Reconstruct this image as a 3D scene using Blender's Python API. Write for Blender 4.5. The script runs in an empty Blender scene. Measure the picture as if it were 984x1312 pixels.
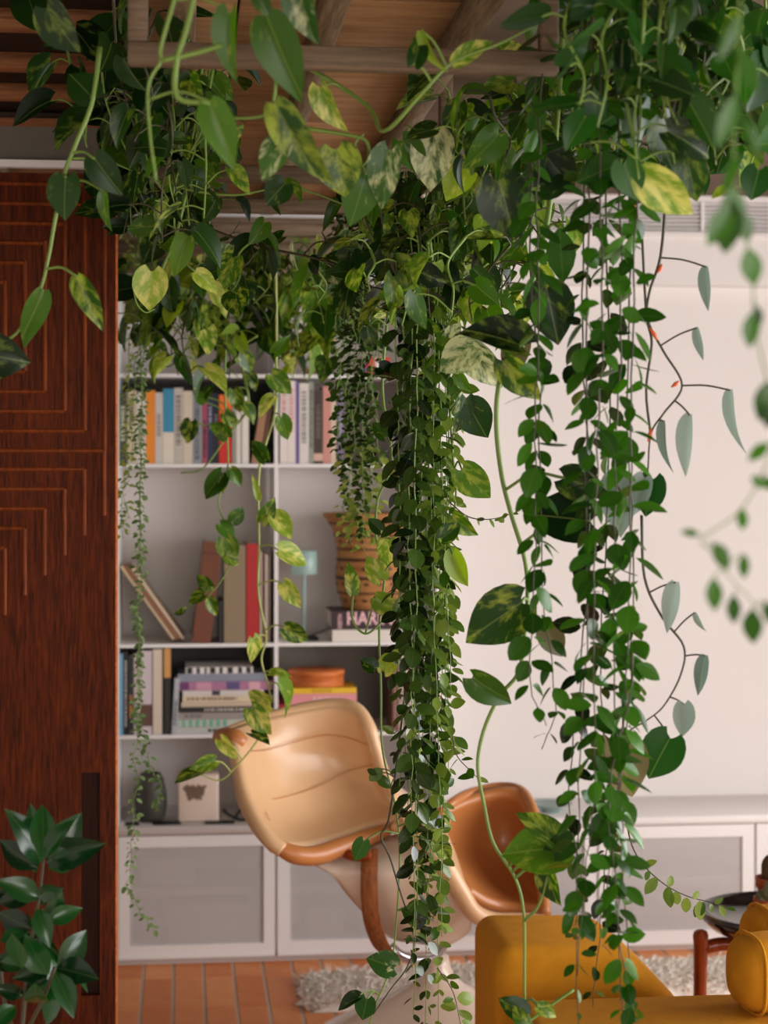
import bpy, math, random
from mathutils import Vector, Matrix
random.seed(7)
R = random.Random(11)
scene = bpy.context.scene
col = scene.collection

# ------------------------------------------------------------------ camera
F = 2400.0; HZ = 600.0; CX = 492.0; TH = math.radians(6.16); CH = 1.58
cd = bpy.data.cameras.new('camera'); cam = bpy.data.objects.new('camera', cd); col.objects.link(cam)
cam.location = (0, 0, CH); cam.rotation_euler = (math.pi/2, 0, -TH)
cd.sensor_fit = 'VERTICAL'; cd.sensor_height = 36.0; cd.lens = F/1312*36
cd.shift_y = -(656-HZ)/1312; cd.clip_start = 0.05
cd.dof.use_dof = True; cd.dof.focus_distance = 3.55; cd.dof.aperture_fstop = 4.0
scene.camera = cam
# ------------------------------------------------------------------ light
w = bpy.data.worlds.new('world'); scene.world = w; w.use_nodes = True
w.node_tree.nodes['Background'].inputs[0].default_value = (0.92, 0.95, 1.0, 1)
w.node_tree.nodes['Background'].inputs[1].default_value = 0.6
def area(name, loc, rot, sx, sy, power, colr):
    l = bpy.data.lights.new(name, 'AREA'); l.shape = 'RECTANGLE'; l.size = sx; l.size_y = sy
    l.energy = power; l.color = colr
    o = bpy.data.objects.new(name, l); col.objects.link(o); o.location = loc; o.rotation_euler = rot
    return o
area('window_daylight', (3.75, 2.75, 1.35), (0, math.radians(90), 0), 1.96, 4.16, 148, (1.0, 0.985, 0.99))
area('rear_fill_light', (1.5, -2.25, 1.45), (math.radians(90), 0, 0), 3.56, 1.86, 80, (1.0, 0.935, 0.85))  # soft fill added behind the camera to brighten the front
scene.view_settings.view_transform = 'Standard'; scene.view_settings.look = 'None'
scene.view_settings.gamma = 1.0; scene.view_settings.use_curve_mapping = False
scene.view_settings.exposure = 0.55

# ------------------------------------------------------------------ helpers
FW = Vector((math.sin(TH), math.cos(TH), 0)); RT = Vector((math.cos(TH), -math.sin(TH), 0)); UP = Vector((0, 0, 1))
C0 = Vector((0, 0, CH))
def atD(px, py, d): return C0 + (FW + RT*((px-CX)/F) + UP*((HZ-py)/F))*d
def onY(px, py, Y):
    d = Y/(FW.y + RT.y*(px-CX)/F); return atD(px, py, d)
def onZ(px, py, Z):
    return atD(px, py, F*(CH-Z)/(py-HZ))

def tag(o, label, cat=None, group=None, kind=None):
    if label: o['label'] = label
    if cat: o['category'] = cat
    if group: o['group'] = group
    if kind: o['kind'] = kind
    return o
def link(name, me, parent=None, loc=None):
    o = bpy.data.objects.new(name, me); col.objects.link(o)
    if parent is not None: o.parent = parent
    if loc is not None: o.location = loc
    return o
def empty(name, loc, rot=(0, 0, 0)):
    o = link(name, None); o.location = loc; o.rotation_euler = rot; o.empty_display_size = .05; return o

class MB:
    def __init__(s): s.v = []; s.f = []
    def add(s, vs, fs):
        b = len(s.v); s.v += [tuple(v) for v in vs]; s.f += [tuple(i+b for i in f) for f in fs]
    def box(s, a, b):
        x0, y0, z0 = a; x1, y1, z1 = b
        s.add([(x0,y0,z0),(x1,y0,z0),(x1,y1,z0),(x0,y1,z0),(x0,y0,z1),(x1,y0,z1),(x1,y1,z1),(x0,y1,z1)],
              [(0,3,2,1),(4,5,6,7),(0,1,5,4),(1,2,6,5),(2,3,7,6),(3,0,4,7)])
        return s
    def tube(s, pts, r, n=6, cap=True):
        pts = [Vector(p) for p in pts]; N = len(pts); rings = []
        ref = None
        for i, p in enumerate(pts):
            t = (pts[min(i+1, N-1)]-pts[max(i-1, 0)])
            if t.length < 1e-9: t = Vector((0, 0, 1))
            t.normalize()
            if ref is None:
                ref = Vector((1, 0, 0)) if abs(t.x) < .8 else Vector((0, 1, 0))
            a = ref - t*ref.dot(t)
            if a.length < 1e-6: a = Vector((0, 1, 0))
            a.normalize(); ref = a
            b = t.cross(a); rr = r[i] if isinstance(r, (list, tuple)) else r
            rings.append([p + a*(math.cos(2*math.pi*k/n)*rr) + b*(math.sin(2*math.pi*k/n)*rr) for k in range(n)])
        vs = [v for rg in rings for v in rg]; fs = []
        for i in range(N-1):
            for k in range(n):
                fs.append((i*n+k, i*n+(k+1) % n, (i+1)*n+(k+1) % n, (i+1)*n+k))
        if cap: fs += [tuple(range(n-1, -1, -1)), tuple(range((N-1)*n, N*n))]
        s.add(vs, fs); return s
    def lathe(s, prof, n=24, c=(0, 0, 0)):
        vs = []; fs = []
        for r, z in prof:
            for k in range(n):
                a = 2*math.pi*k/n; vs.append((c[0]+r*math.cos(a), c[1]+r*math.sin(a), c[2]+z))
        for i in range(len(prof)-1):
            for k in range(n): fs.append((i*n+k, i*n+(k+1) % n, (i+1)*n+(k+1) % n, (i+1)*n+k))
        s.add(vs, fs); return s
    def mesh(s, name, mat, smooth=False):
        me = bpy.data.meshes.new(name); me.from_pydata(s.v, [], s.f)
        if mat: me.materials.append(mat)
        if smooth: me.polygons.foreach_set('use_smooth', [True]*len(me.polygons))
        me.update(); return me
    def build(s, name, mat, parent=None, smooth=False, bevel=0, seg=2, loc=None, subsurf=0):
        o = link(name, s.mesh(name, mat, smooth or bevel > 0 or subsurf > 0), parent, loc)
        if bevel:
            m = o.modifiers.new('bevel', 'BEVEL'); m.width = bevel; m.segments = seg; m.limit_method = 'ANGLE'
            m.harden_normals = False
        if subsurf:
            m = o.modifiers.new('subsurf', 'SUBSURF'); m.levels = subsurf; m.render_levels = subsurf
        return o
def cr(P, n=6):
    """Catmull-Rom through the points"""
    P = [Vector(p) for p in P]
    if len(P) < 3: return [P[0].lerp(P[-1], i/n) for i in range(n+1)]
    out = []
    Q = [P[0]*2-P[1]] + P + [P[-1]*2-P[-2]]
    for i in range(1, len(Q)-2):
        a, b, c, d = Q[i-1:i+3]
        for k in range(n):
            t = k/n
            out.append(.5*((2*b)+(c-a)*t+(2*a-5*b+4*c-d)*t*t+(3*b-a-3*c+d)*t**3))
    out.append(P[-1]); return out
def recentre(root, o):
    o.location = -root.location

# ------------------------------------------------------------------ materials
def nm(name):
    m = bpy.data.materials.new(name); m.use_nodes = True
    nt = m.node_tree; return m, nt, nt.nodes['Principled BSDF']
def N(nt, t, **kw):
    n = nt.nodes.new(t)
    for k, v in kw.items(): setattr(n, k, v)
    return n
def rgb(h):
    """sRGB 0-255 tuple to linear"""
    return tuple(((c/255)/12.92 if c/255 <= .04045 else ((c/255+.055)/1.055)**2.4) for c in h)+(1,)
def plain(name, c, rough=.5, var=.08, scale=8, bump=0, bscale=200, metal=0, coat=0, spec=.5, stretch=(1, 1, 1)):
    m, nt, b = nm(name)
    tc = N(nt, 'ShaderNodeTexCoord'); mp = N(nt, 'ShaderNodeMapping'); mp.inputs['Scale'].default_value = stretch
    nt.links.new(tc.outputs['Object'], mp.inputs[0])
    no = N(nt, 'ShaderNodeTexNoise'); no.inputs['Scale'].default_value = scale; no.inputs['Detail'].default_value = 4
    nt.links.new(mp.outputs[0], no.inputs['Vector'])
    mx = N(nt, 'ShaderNodeMix', data_type='RGBA'); c = rgb(c) if max(c) > 1 else tuple(c)+(1,)
    mx.inputs[6].default_value = tuple(v*(1-var) for v in c[:3])+(1,)
    mx.inputs[7].default_value = tuple(min(1, v*(1+var)) for v in c[:3])+(1,)
    nt.links.new(no.outputs[0], mx.inputs[0]); nt.links.new(mx.outputs[2], b.inputs['Base Color'])
    b.inputs['Roughness'].default_value = rough; b.inputs['Metallic'].default_value = metal
    b.inputs['Coat Weight'].default_value = coat; b.inputs['Specular IOR Level'].default_value = spec
    if bump:
        n2 = N(nt, 'ShaderNodeTexNoise'); n2.inputs['Scale'].default_value = bscale
        nt.links.new(mp.outputs[0], n2.inputs['Vector'])
        bp = N(nt, 'ShaderNodeBump'); bp.inputs['Strength'].default_value = bump; bp.inputs['Distance'].default_value = .002
        nt.links.new(n2.outputs[0], bp.inputs['Height']); nt.links.new(bp.outputs[0], b.inputs['Normal'])
    return m
def wood(name, c1, c2, rough=.45, sc=(30, 30, 2.5), bump=.25, coat=0):
    m, nt, b = nm(name)
    tc = N(nt, 'ShaderNodeTexCoord'); mp = N(nt, 'ShaderNodeMapping'); mp.inputs['Scale'].default_value = sc
    nt.links.new(tc.outputs['Object'], mp.inputs[0])
    no = N(nt, 'ShaderNodeTexNoise'); no.inputs['Scale'].default_value = 3; no.inputs['Detail'].default_value = 6
    no.inputs['Distortion'].default_value = .6
    nt.links.new(mp.outputs[0], no.inputs['Vector'])
    rp = N(nt, 'ShaderNodeValToRGB'); rp.color_ramp.elements[0].position = .3; rp.color_ramp.elements[1].position = .72
    rp.color_ramp.elements[0].color = rgb(c1); rp.color_ramp.elements[1].color = rgb(c2)
    nt.links.new(no.outputs[0], rp.inputs[0]); nt.links.new(rp.outputs[0], b.inputs['Base Color'])
    b.inputs['Roughness'].default_value = rough; b.inputs['Coat Weight'].default_value = coat; b.inputs['Specular IOR Level'].default_value = .12
    bp = N(nt, 'ShaderNodeBump'); bp.inputs['Strength'].default_value = bump; bp.inputs['Distance'].default_value = .002
    nt.links.new(no.outputs[0], bp.inputs['Height']); nt.links.new(bp.outputs[0], b.inputs['Normal'])
    return m
M = {}
M['wall'] = plain('wall_paint', (.74, .69, .66), .85, .02, 3, .08, 300)
M['white'] = plain('white_lacquer', (.80, .755, .735), .45, .02, 3)
M['white_edge'] = plain('white_steel', (.82, .785, .77), .35, .02, 3)
M['plinth'] = plain('plinth_grey', (.50, .44, .41), .5, .04, 3)
M['ceil'] = plain('ceiling_taupe', (96, 76, 60), .8, .08, 2, .2, 60)
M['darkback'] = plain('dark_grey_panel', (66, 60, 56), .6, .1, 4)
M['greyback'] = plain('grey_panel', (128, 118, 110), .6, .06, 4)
M['door'] = wood('dark_stained_wood', (44, 13, 1), (96, 38, 8), .6, (70, 70, 5), .3)
M['door_ridge_lit'] = wood('lit_ridge_wood', (88, 38, 11), (128, 60, 20), .45, (30, 30, 4), .2)  # door wood lightened so the ridges look lit
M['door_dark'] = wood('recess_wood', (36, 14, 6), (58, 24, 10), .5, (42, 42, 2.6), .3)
M['timber'] = wood('frame_timber', (96, 80, 64), (130, 110, 90), .6, (3, 40, 40), .2)
M['timber_y'] = wood('joist_timber', (96, 80, 62), (138, 116, 92), .6, (40, 3, 40), .2)
M['panel'] = wood('tan_ply', (150, 112, 78), (186, 146, 106), .65, (2, 10, 10), .1)
M['beam'] = wood('brown_beam', (120, 74, 46), (160, 108, 72), .6, (3, 40, 40), .2)
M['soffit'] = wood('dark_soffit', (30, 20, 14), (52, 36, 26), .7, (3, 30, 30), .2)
M['concrete'] = plain('concrete', (104, 98, 88), .85, .14, 14, .5, 90)
M['grout'] = plain('grout', (206, 182, 162), .9, .08, 30, .3, 200)
M['black'] = plain('black_gloss', (12, 12, 14), .12, .1, 5, coat=.4)
M['blackm'] = plain('black_matte', (22, 21, 21), .55, .1, 5)
M['teak'] = wood('teak', (112, 46, 18), (166, 80, 36), .35, (40, 40, 4), .1, .2)
M['chrome'] = plain('brushed_steel', (190, 192, 198), .22, .03, 6, metal=1)
M['shell'] = plain('fibreglass_cream', (226, 206, 186), .25, .02, 3, coat=.5)
M['leather'] = plain('tan_leather', (220, 178, 134), .33, .07, 5, .12, 260, coat=.12)
M['leather_shaded'] = plain('shaded_tan_leather', (186, 118, 64), .38, .10, 8, .12, 260, coat=.12)  # tan leather darkened to hold the shade on the wing and rims
M['bentwood'] = wood('bent_plywood', (112, 60, 32), (158, 98, 58), .4, (40, 40, 4), .1)
M['mustard'] = plain('mustard_wool', (202, 136, 28), .92, .16, 30, .9, 700, spec=.2)
M['terracotta'] = plain('terracotta_pot', (178, 88, 52), .75, .1, 12, .2, 150)
M['cactus'] = plain('cactus_skin', (112, 120, 92), .7, .3, 40, .6, 200)
M['cactusb'] = plain('brown_cactus', (96, 72, 42), .7, .3, 40, .6, 200)
M['wool'] = plain('sheepskin', (238, 228, 216), .95, .12, 25, .6, 80, spec=.1)
M['stone'] = plain('dark_stone', (62, 58, 52), .55, .4, 30, .7, 60)
M['mint'] = plain('mint_enamel', (150, 178, 172), .35, .03, 5)
M['kraft'] = wood('kraft_brown', (150, 100, 56), (186, 136, 86), .6, (4, 4, 30), .2)
M['kraft_dark'] = plain('dark_print', (74, 44, 24), .7, .1, 10)
M['orangewood'] = wood('orange_bentwood', (186, 96, 46), (222, 134, 78), .4, (6, 6, 40), .1)
M['marble'] = plain('pale_pink_stone', (222, 200, 184), .5, .10, 9, .1, 60)
M['marble_dark'] = plain('brown_blot', (112, 88, 70), .5, .25, 25)
M['twig'] = plain('dry_twig', (176, 138, 98), .8, .15, 20)
M['page'] = plain('paper', (214, 202, 184), .8, .06, 120, stretch=(1, 1, 1))
M['stem'] = plain('green_stem', (112, 140, 58), .45, .2, 20)
M['stem_pale'] = plain('pale_stem', (158, 168, 92), .45, .15, 20)
M['stem_dark'] = plain('dark_stem', (62, 58, 34), .5, .25, 20)
M['stem_brown'] = plain('brown_node', (140, 84, 46), .6, .2, 20)
M['root_orange'] = plain('orange_bud', (214, 96, 36), .5, .15, 20)
M['soil'] = plain('soil', (42, 30, 22), .95, .2, 30, .6, 80)
def red_led():
    m, nt, b = nm('red_led'); b.inputs['Emission Color'].default_value = (1, .05, .01, 1)
    b.inputs['Emission Strength'].default_value = 4; b.inputs['Base Color'].default_value = (.8, .05, .02, 1); return m
M['led'] = red_led()
def tile_mat():
    m, nt, b = nm('terracotta_tile')
    oi = N(nt, 'ShaderNodeObjectInfo'); tc = N(nt, 'ShaderNodeTexCoord')
    no = N(nt, 'ShaderNodeTexNoise'); no.inputs['Scale'].default_value = 14; no.inputs['Detail'].default_value = 5
    nt.links.new(tc.outputs['Object'], no.inputs['Vector'])
    ad = N(nt, 'ShaderNodeMath', operation='ADD'); nt.links.new(oi.outputs['Random'], ad.inputs[0]); nt.links.new(no.outputs[0], ad.inputs[1])
    ml = N(nt, 'ShaderNodeMath', operation='MULTIPLY'); ml.inputs[1].default_value = .5; nt.links.new(ad.outputs[0], ml.inputs[0])
    rp = N(nt, 'ShaderNodeValToRGB'); rp.color_ramp.elements[0].position = .2; rp.color_ramp.elements[1].position = .8
    rp.color_ramp.elements[0].color = rgb((212, 118, 56)); rp.color_ramp.elements[1].color = rgb((242, 162, 98))
    nt.links.new(ml.outputs[0], rp.inputs[0]); nt.links.new(rp.outputs[0], b.inputs['Base Color'])
    b.inputs['Roughness'].default_value = .55; return m
M['tile'] = tile_mat()
def mesh_mat():
    m, nt, b = nm('perforated_metal')
    b.inputs['Base Color'].default_value = (.68, .64, .63, 1); b.inputs['Roughness'].default_value = .55
    tc = N(nt, 'ShaderNodeTexCoord'); sp = N(nt, 'ShaderNodeSeparateXYZ'); nt.links.new(tc.outputs['Object'], sp.inputs[0])
    pr = []
    for ax in (0, 2):
        mu = N(nt, 'ShaderNodeMath', operation='MULTIPLY'); mu.inputs[1].default_value = 2*math.pi/.0075
        nt.links.new(sp.outputs[ax], mu.inputs[0])
        si = N(nt, 'ShaderNodeMath', operation='SINE'); nt.links.new(mu.outputs[0], si.inputs[0]); pr.append(si)
    mm = N(nt, 'ShaderNodeMath', operation='MULTIPLY'); nt.links.new(pr[0].outputs[0], mm.inputs[0]); nt.links.new(pr[1].outputs[0], mm.inputs[1])
    gt = N(nt, 'ShaderNodeMath', operation='GREATER_THAN'); gt.inputs[1].default_value = .18; nt.links.new(mm.outputs[0], gt.inputs[0])
    tr = N(nt, 'ShaderNodeBsdfTransparent'); mx = N(nt, 'ShaderNodeMixShader')
    nt.links.new(gt.outputs[0], mx.inputs[0]); nt.links.new(b.outputs[0], mx.inputs[1]); nt.links.new(tr.outputs[0], mx.inputs[2])
    nt.links.new(mx.outputs[0], nt.nodes['Material Output'].inputs[0]); return m
M['mesh'] = mesh_mat()
def glass_mat():
    m, nt, b = nm('window_glass'); tr = N(nt, 'ShaderNodeBsdfTransparent'); gl = N(nt, 'ShaderNodeBsdfGlossy')
    gl.inputs['Roughness'].default_value = .02; mx = N(nt, 'ShaderNodeMixShader'); mx.inputs[0].default_value = .06
    nt.links.new(tr.outputs[0], mx.inputs[1]); nt.links.new(gl.outputs[0], mx.inputs[2])
    nt.links.new(mx.outputs[0], nt.nodes['Material Output'].inputs[0]); return m
M['glass'] = glass_mat()

def leaf_mat(name, dark, light, cream=None, amount=.5, rough=.32, trans=.28, bias=1.0, rib=.25, spec=.32):
    """leaf colour by object random; optional cream variegation streaming out from the midrib along the veins"""
    m, nt, b = nm(name); L = nt.links.new
    oi = N(nt, 'ShaderNodeObjectInfo'); tc = N(nt, 'ShaderNodeTexCoord'); sp = N(nt, 'ShaderNodeSeparateXYZ')
    L(tc.outputs['Object'], sp.inputs[0])
    pw = N(nt, 'ShaderNodeMath', operation='POWER'); L(oi.outputs['Random'], pw.inputs[0]); pw.inputs[1].default_value = bias
    mx = N(nt, 'ShaderNodeMix', data_type='RGBA'); mx.inputs[6].default_value = rgb(dark); mx.inputs[7].default_value = rgb(light)
    L(pw.outputs[0], mx.inputs[0]); colr = mx.outputs[2]
    ab = N(nt, 'ShaderNodeMath', operation='ABSOLUTE'); L(sp.outputs[0], ab.inputs[0])
    # midrib, a touch lighter
    mr = N(nt, 'ShaderNodeMath', operation='LESS_THAN'); L(ab.outputs[0], mr.inputs[0]); mr.inputs[1].default_value = .012
    mm = N(nt, 'ShaderNodeMix', data_type='RGBA'); mrs = N(nt, 'ShaderNodeMath', operation='MULTIPLY'); L(mr.outputs[0], mrs.inputs[0]); mrs.inputs[1].default_value = rib
    if cream:
        k = N(nt, 'ShaderNodeMath', operation='MULTIPLY_ADD'); L(ab.outputs[0], k.inputs[0]); k.inputs[1].default_value = -1.1; L(sp.outputs[1], k.inputs[2])
        k7 = N(nt, 'ShaderNodeMath', operation='MULTIPLY'); L(k.outputs[0], k7.inputs[0]); k7.inputs[1].default_value = 3.2
        x2 = N(nt, 'ShaderNodeMath', operation='MULTIPLY'); L(sp.outputs[0], x2.inputs[0]); x2.inputs[1].default_value = 4.5
        r9 = N(nt, 'ShaderNodeMath', operation='MULTIPLY'); L(oi.outputs['Random'], r9.inputs[0]); r9.inputs[1].default_value = 97
        cb = N(nt, 'ShaderNodeCombineXYZ'); L(k7.outputs[0], cb.inputs[0]); L(x2.outputs[0], cb.inputs[1]); L(r9.outputs[0], cb.inputs[2])
        no = N(nt, 'ShaderNodeTexNoise'); no.inputs['Scale'].default_value = 1.0; no.inputs['Detail'].default_value = 5; no.inputs['Roughness'].default_value = .62
        L(cb.outputs[0], no.inputs['Vector'])
        # per leaf amount of variegation
        sn = N(nt, 'ShaderNodeMath', operation='SINE'); L(r9.outputs[0], sn.inputs[0])
        am = N(nt, 'ShaderNodeMath', operation='MULTIPLY_ADD'); L(sn.outputs[0], am.inputs[0]); am.inputs[1].default_value = .09; am.inputs[2].default_value = .5*amount-.25
        ad = N(nt, 'ShaderNodeMath', operation='ADD'); L(no.outputs[0], ad.inputs[0]); L(am.outputs[0], ad.inputs[1])
        rp = N(nt, 'ShaderNodeValToRGB'); rp.color_ramp.elements[0].position = .47; rp.color_ramp.elements[1].position = .64
        rp.color_ramp.elements[0].color = (0, 0, 0, 1); rp.color_ramp.elements[1].color = (1, 1, 1, 1)
        L(ad.outputs[0], rp.inputs[0])
        m2 = N(nt, 'ShaderNodeMix', data_type='RGBA'); L(rp.outputs[0], m2.inputs[0]); L(colr, m2.inputs[6]); m2.inputs[7].default_value = rgb(cream)
        colr = m2.outputs[2]
    L(mrs.outputs[0], mm.inputs[0]); L(colr, mm.inputs[6]); mm.inputs[7].default_value = rgb((150, 170, 90))
    colr = mm.outputs[2]
    L(colr, b.inputs['Base Color']); b.inputs['Roughness'].default_value = rough; b.inputs['Specular IOR Level'].default_value = spec
    tl = N(nt, 'ShaderNodeBsdfTranslucent'); hs = N(nt, 'ShaderNodeHueSaturation'); hs.inputs['Value'].default_value = 1.7; hs.inputs['Saturation'].default_value = 1.1
    L(colr, hs.inputs['Color']); L(hs.outputs[0], tl.inputs['Color'])
    ms = N(nt, 'ShaderNodeMixShader'); ms.inputs[0].default_value = trans; L(b.outputs[0], ms.inputs[1]); L(tl.outputs[0], ms.inputs[2])
    L(ms.outputs[0], nt.nodes['Material Output'].inputs[0])
    return m
LM = {
 'pothos': leaf_mat('pothos_leaf', (20, 54, 12), (76, 116, 30), (146, 162, 62), .40),
 'pothos_dark': leaf_mat('pothos_dark_leaf', (10, 30, 10), (38, 70, 22), (104, 124, 48), .30),
 'pothos_light': leaf_mat('pothos_light_leaf', (86, 126, 30), (146, 172, 56), (200, 200, 106), .44),
 'pothos_white': leaf_mat('marbled_leaf', (34, 72, 26), (74, 112, 48), (196, 200, 150), .50),
 'hoya': leaf_mat('hoya_leaf', (10, 26, 11), (66, 94, 34), None, rough=.19, trans=.10, bias=1.2, rib=.1, spec=.55),
 'hoya_mid': leaf_mat('hoya_mid_leaf', (48, 84, 20), (128, 150, 64), None, rough=.25, trans=.25, rib=.12, spec=.5),
 'hoya_right': leaf_mat('hoya_right_leaf', (22, 58, 12), (66, 118, 32), None, rough=.26, trans=.22, rib=.1, spec=.42),
 'tiny': leaf_mat('tiny_leaf', (74, 108, 60), (138, 160, 104), None, rough=.4, trans=.25),
 'tiny_yellow': leaf_mat('tiny_yellow_leaf', (120, 140, 62), (166, 174, 92), None, rough=.4, trans=.3),
 'philo': leaf_mat('philodendron_leaf', (92, 112, 102), (150, 166, 156), None, rough=.35, trans=.25),
 'heart': leaf_mat('heart_leaf', (18, 60, 16), (50, 98, 30), None, rough=.35, trans=.25),
 'bronze': leaf_mat('bronze_leaf', (96, 92, 58), (130, 120, 82), None, rough=.4, trans=.2),
 'shrub': leaf_mat('shrub_leaf', (8, 38, 16), (26, 76, 28), None, rough=.22, trans=.15, rib=.06, spec=.5),
 'brown': leaf_mat('dead_leaf', (150, 92, 54), (176, 112, 70), None, rough=.6, trans=.2),
}

# ------------------------------------------------------------------ leaf meshes (unit length along +Y, face +Z)
def heart_mesh(name, wid, fold, bend, twist=0.0, sweepk=1.0, wav=0.0):
    T = [0, .06, .15, .27, .40, .54, .68, .81, .91, .97, 1.0]
    W = [.36, .66, .88, .99, 1.0, .90, .70, .45, .22, .08, 0]
    S = [.17, .15, .11, .06, .03, .01, 0, 0, 0, 0, 0]
    cols = [-1, -.66, -.33, 0, .33, .66, 1]
    v = []; f = []
    for i, t in enumerate(T):
        for c in cols:
            x = c*W[i]*wid; y = t - (abs(c)**1.6)*S[i]*sweepk
            z = fold*abs(c)**1.15*W[i]*wid - bend*(max(y, 0)**2) + wav*math.sin(9*t+2*c)*abs(c)
            a = twist*t; v.append((x*math.cos(a)-z*math.sin(a), y, x*math.sin(a)+z*math.cos(a)))
    n = len(cols)
    for i in range(len(T)-1):
        for k in range(n-1): f.append((i*n+k, i*n+k+1, (i+1)*n+k+1, (i+1)*n+k))
    mb = MB(); mb.v = v; mb.f = f; return mb
def oval_mesh(wid, fold, bend, pt=.8):
    T = [0, .12, .30, .50, .70, .87, 1.0]; v = []; f = []; cols = [-1, -.5, 0, .5, 1]
    for t in T:
        ww = wid*(math.sin(math.pi*min(1, max(0, t**.9)))**pt) if 0 < t < 1 else (.0 if t == 1 else .02)
        for c in cols:
            v.append((c*ww, t, fold*abs(c)*ww - bend*t*t))
    n = len(cols)
    for i in range(len(T)-1):
        for k in range(n-1): f.append((i*n+k, i*n+k+1, (i+1)*n+k+1, (i+1)*n+k))
    mb = MB(); mb.v = v; mb.f = f; return mb
MESH = {}
def leafset(key, mat, gens):
    MESH[key] = [g.mesh(key+'_leaf', LM[mat], True) for g in gens]
hg = lambda: [heart_mesh('a', .36, .35, .25, .1), heart_mesh('b', .40, .22, .15, -.15, wav=.012), heart_mesh('c', .34, .55, .35, .2),
      heart_mesh('d', .38, .15, .45, 0, wav=.015), heart_mesh('e', .30, .75, .3, -.25), heart_mesh('f', .42, .3, .1, .05)]
for k in ('pothos', 'pothos_dark', 'pothos_light', 'pothos_white'): leafset(k, k, hg())
narrow = lambda: [heart_mesh('n', .20, .8, .3, .3, .3), heart_mesh('n', .17, .6, .4, -.3, .3), heart_mesh('n', .23, .5, .25, .15, .3)]
leafset('narrow', 'pothos', narrow()); leafset('narrow_light', 'pothos_light', narrow()); leafset('narrow_dark', 'pothos_dark', narrow())
og = lambda: [oval_mesh(.33, .12, .1, .75), oval_mesh(.36, .08, .2, .75), oval_mesh(.30, .3, .05), oval_mesh(.37, .1, .15, .65), oval_mesh(.33, .05, -.15, .75), oval_mesh(.26, .2, .2, .85)]
for k in ('hoya', 'hoya_mid', 'hoya_right'): leafset(k, k, og())
leafset('philo', 'philo', [heart_mesh('p', .17, .6, .2, .3, .2), heart_mesh('p', .14, .5, .3, -.4, .2)])
leafset('heart', 'heart', [heart_mesh('h', .44, .15, .1, 0, 1.2), heart_mesh('h', .40, .25, .2, .1, 1.2)])
leafset('bronze', 'bronze', [heart_mesh('h', .40, .3, .2, 0, 1.1)])
leafset('greyheart', 'philo', [heart_mesh('g', .30, .5, .25, .2, .8)])
leafset('shrub', 'shrub', [oval_mesh(.22, .5, .45, 1.0), oval_mesh(.25, .35, .3, 1.0), oval_mesh(.19, .7, .2, 1.0), oval_mesh(.23, .4, -.2, 1.0)])
leafset('brown', 'brown', [heart_mesh('h', .36, .5, .4, .4)])
leafset('ellip', 'hoya_right', [oval_mesh(.19, .2, .1, .9), oval_mesh(.22, .1, .15, .9)])

def put_leaf(parent, key, base, t, n, L, var=None, wfac=1.0):
    ms = MESH[key]; me = ms[(R.randrange(len(ms)) if var is None else var % len(ms))]
    t = t.normalized(); n = (n - t*n.dot(t))
    if n.length < 1e-4: n = Vector((0, -1, .3)) - t*Vector((0, -1, .3)).dot(t)
    n.normalize(); s = t.cross(n)
    o = bpy.data.objects.new('leaf', me); col.objects.link(o); o.parent = parent
    Mx = Matrix((s*L*wfac, t*L, n*L)).transposed().to_4x4(); Mx.translation = base - parent.location
    o.matrix_basis = Mx
    return o
def resample(P, step):
    out = [P[0].copy()]; acc = 0
    for a, b in zip(P, P[1:]):
        l = (b-a).length
        if l < 1e-9: continue
        while acc + l >= step:
            k = (step-acc)/l; a = a.lerp(b, k); out.append(a.copy()); l = (b-a).length; acc = 0
            if l < 1e-9: break
        acc += l
    return out

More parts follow.
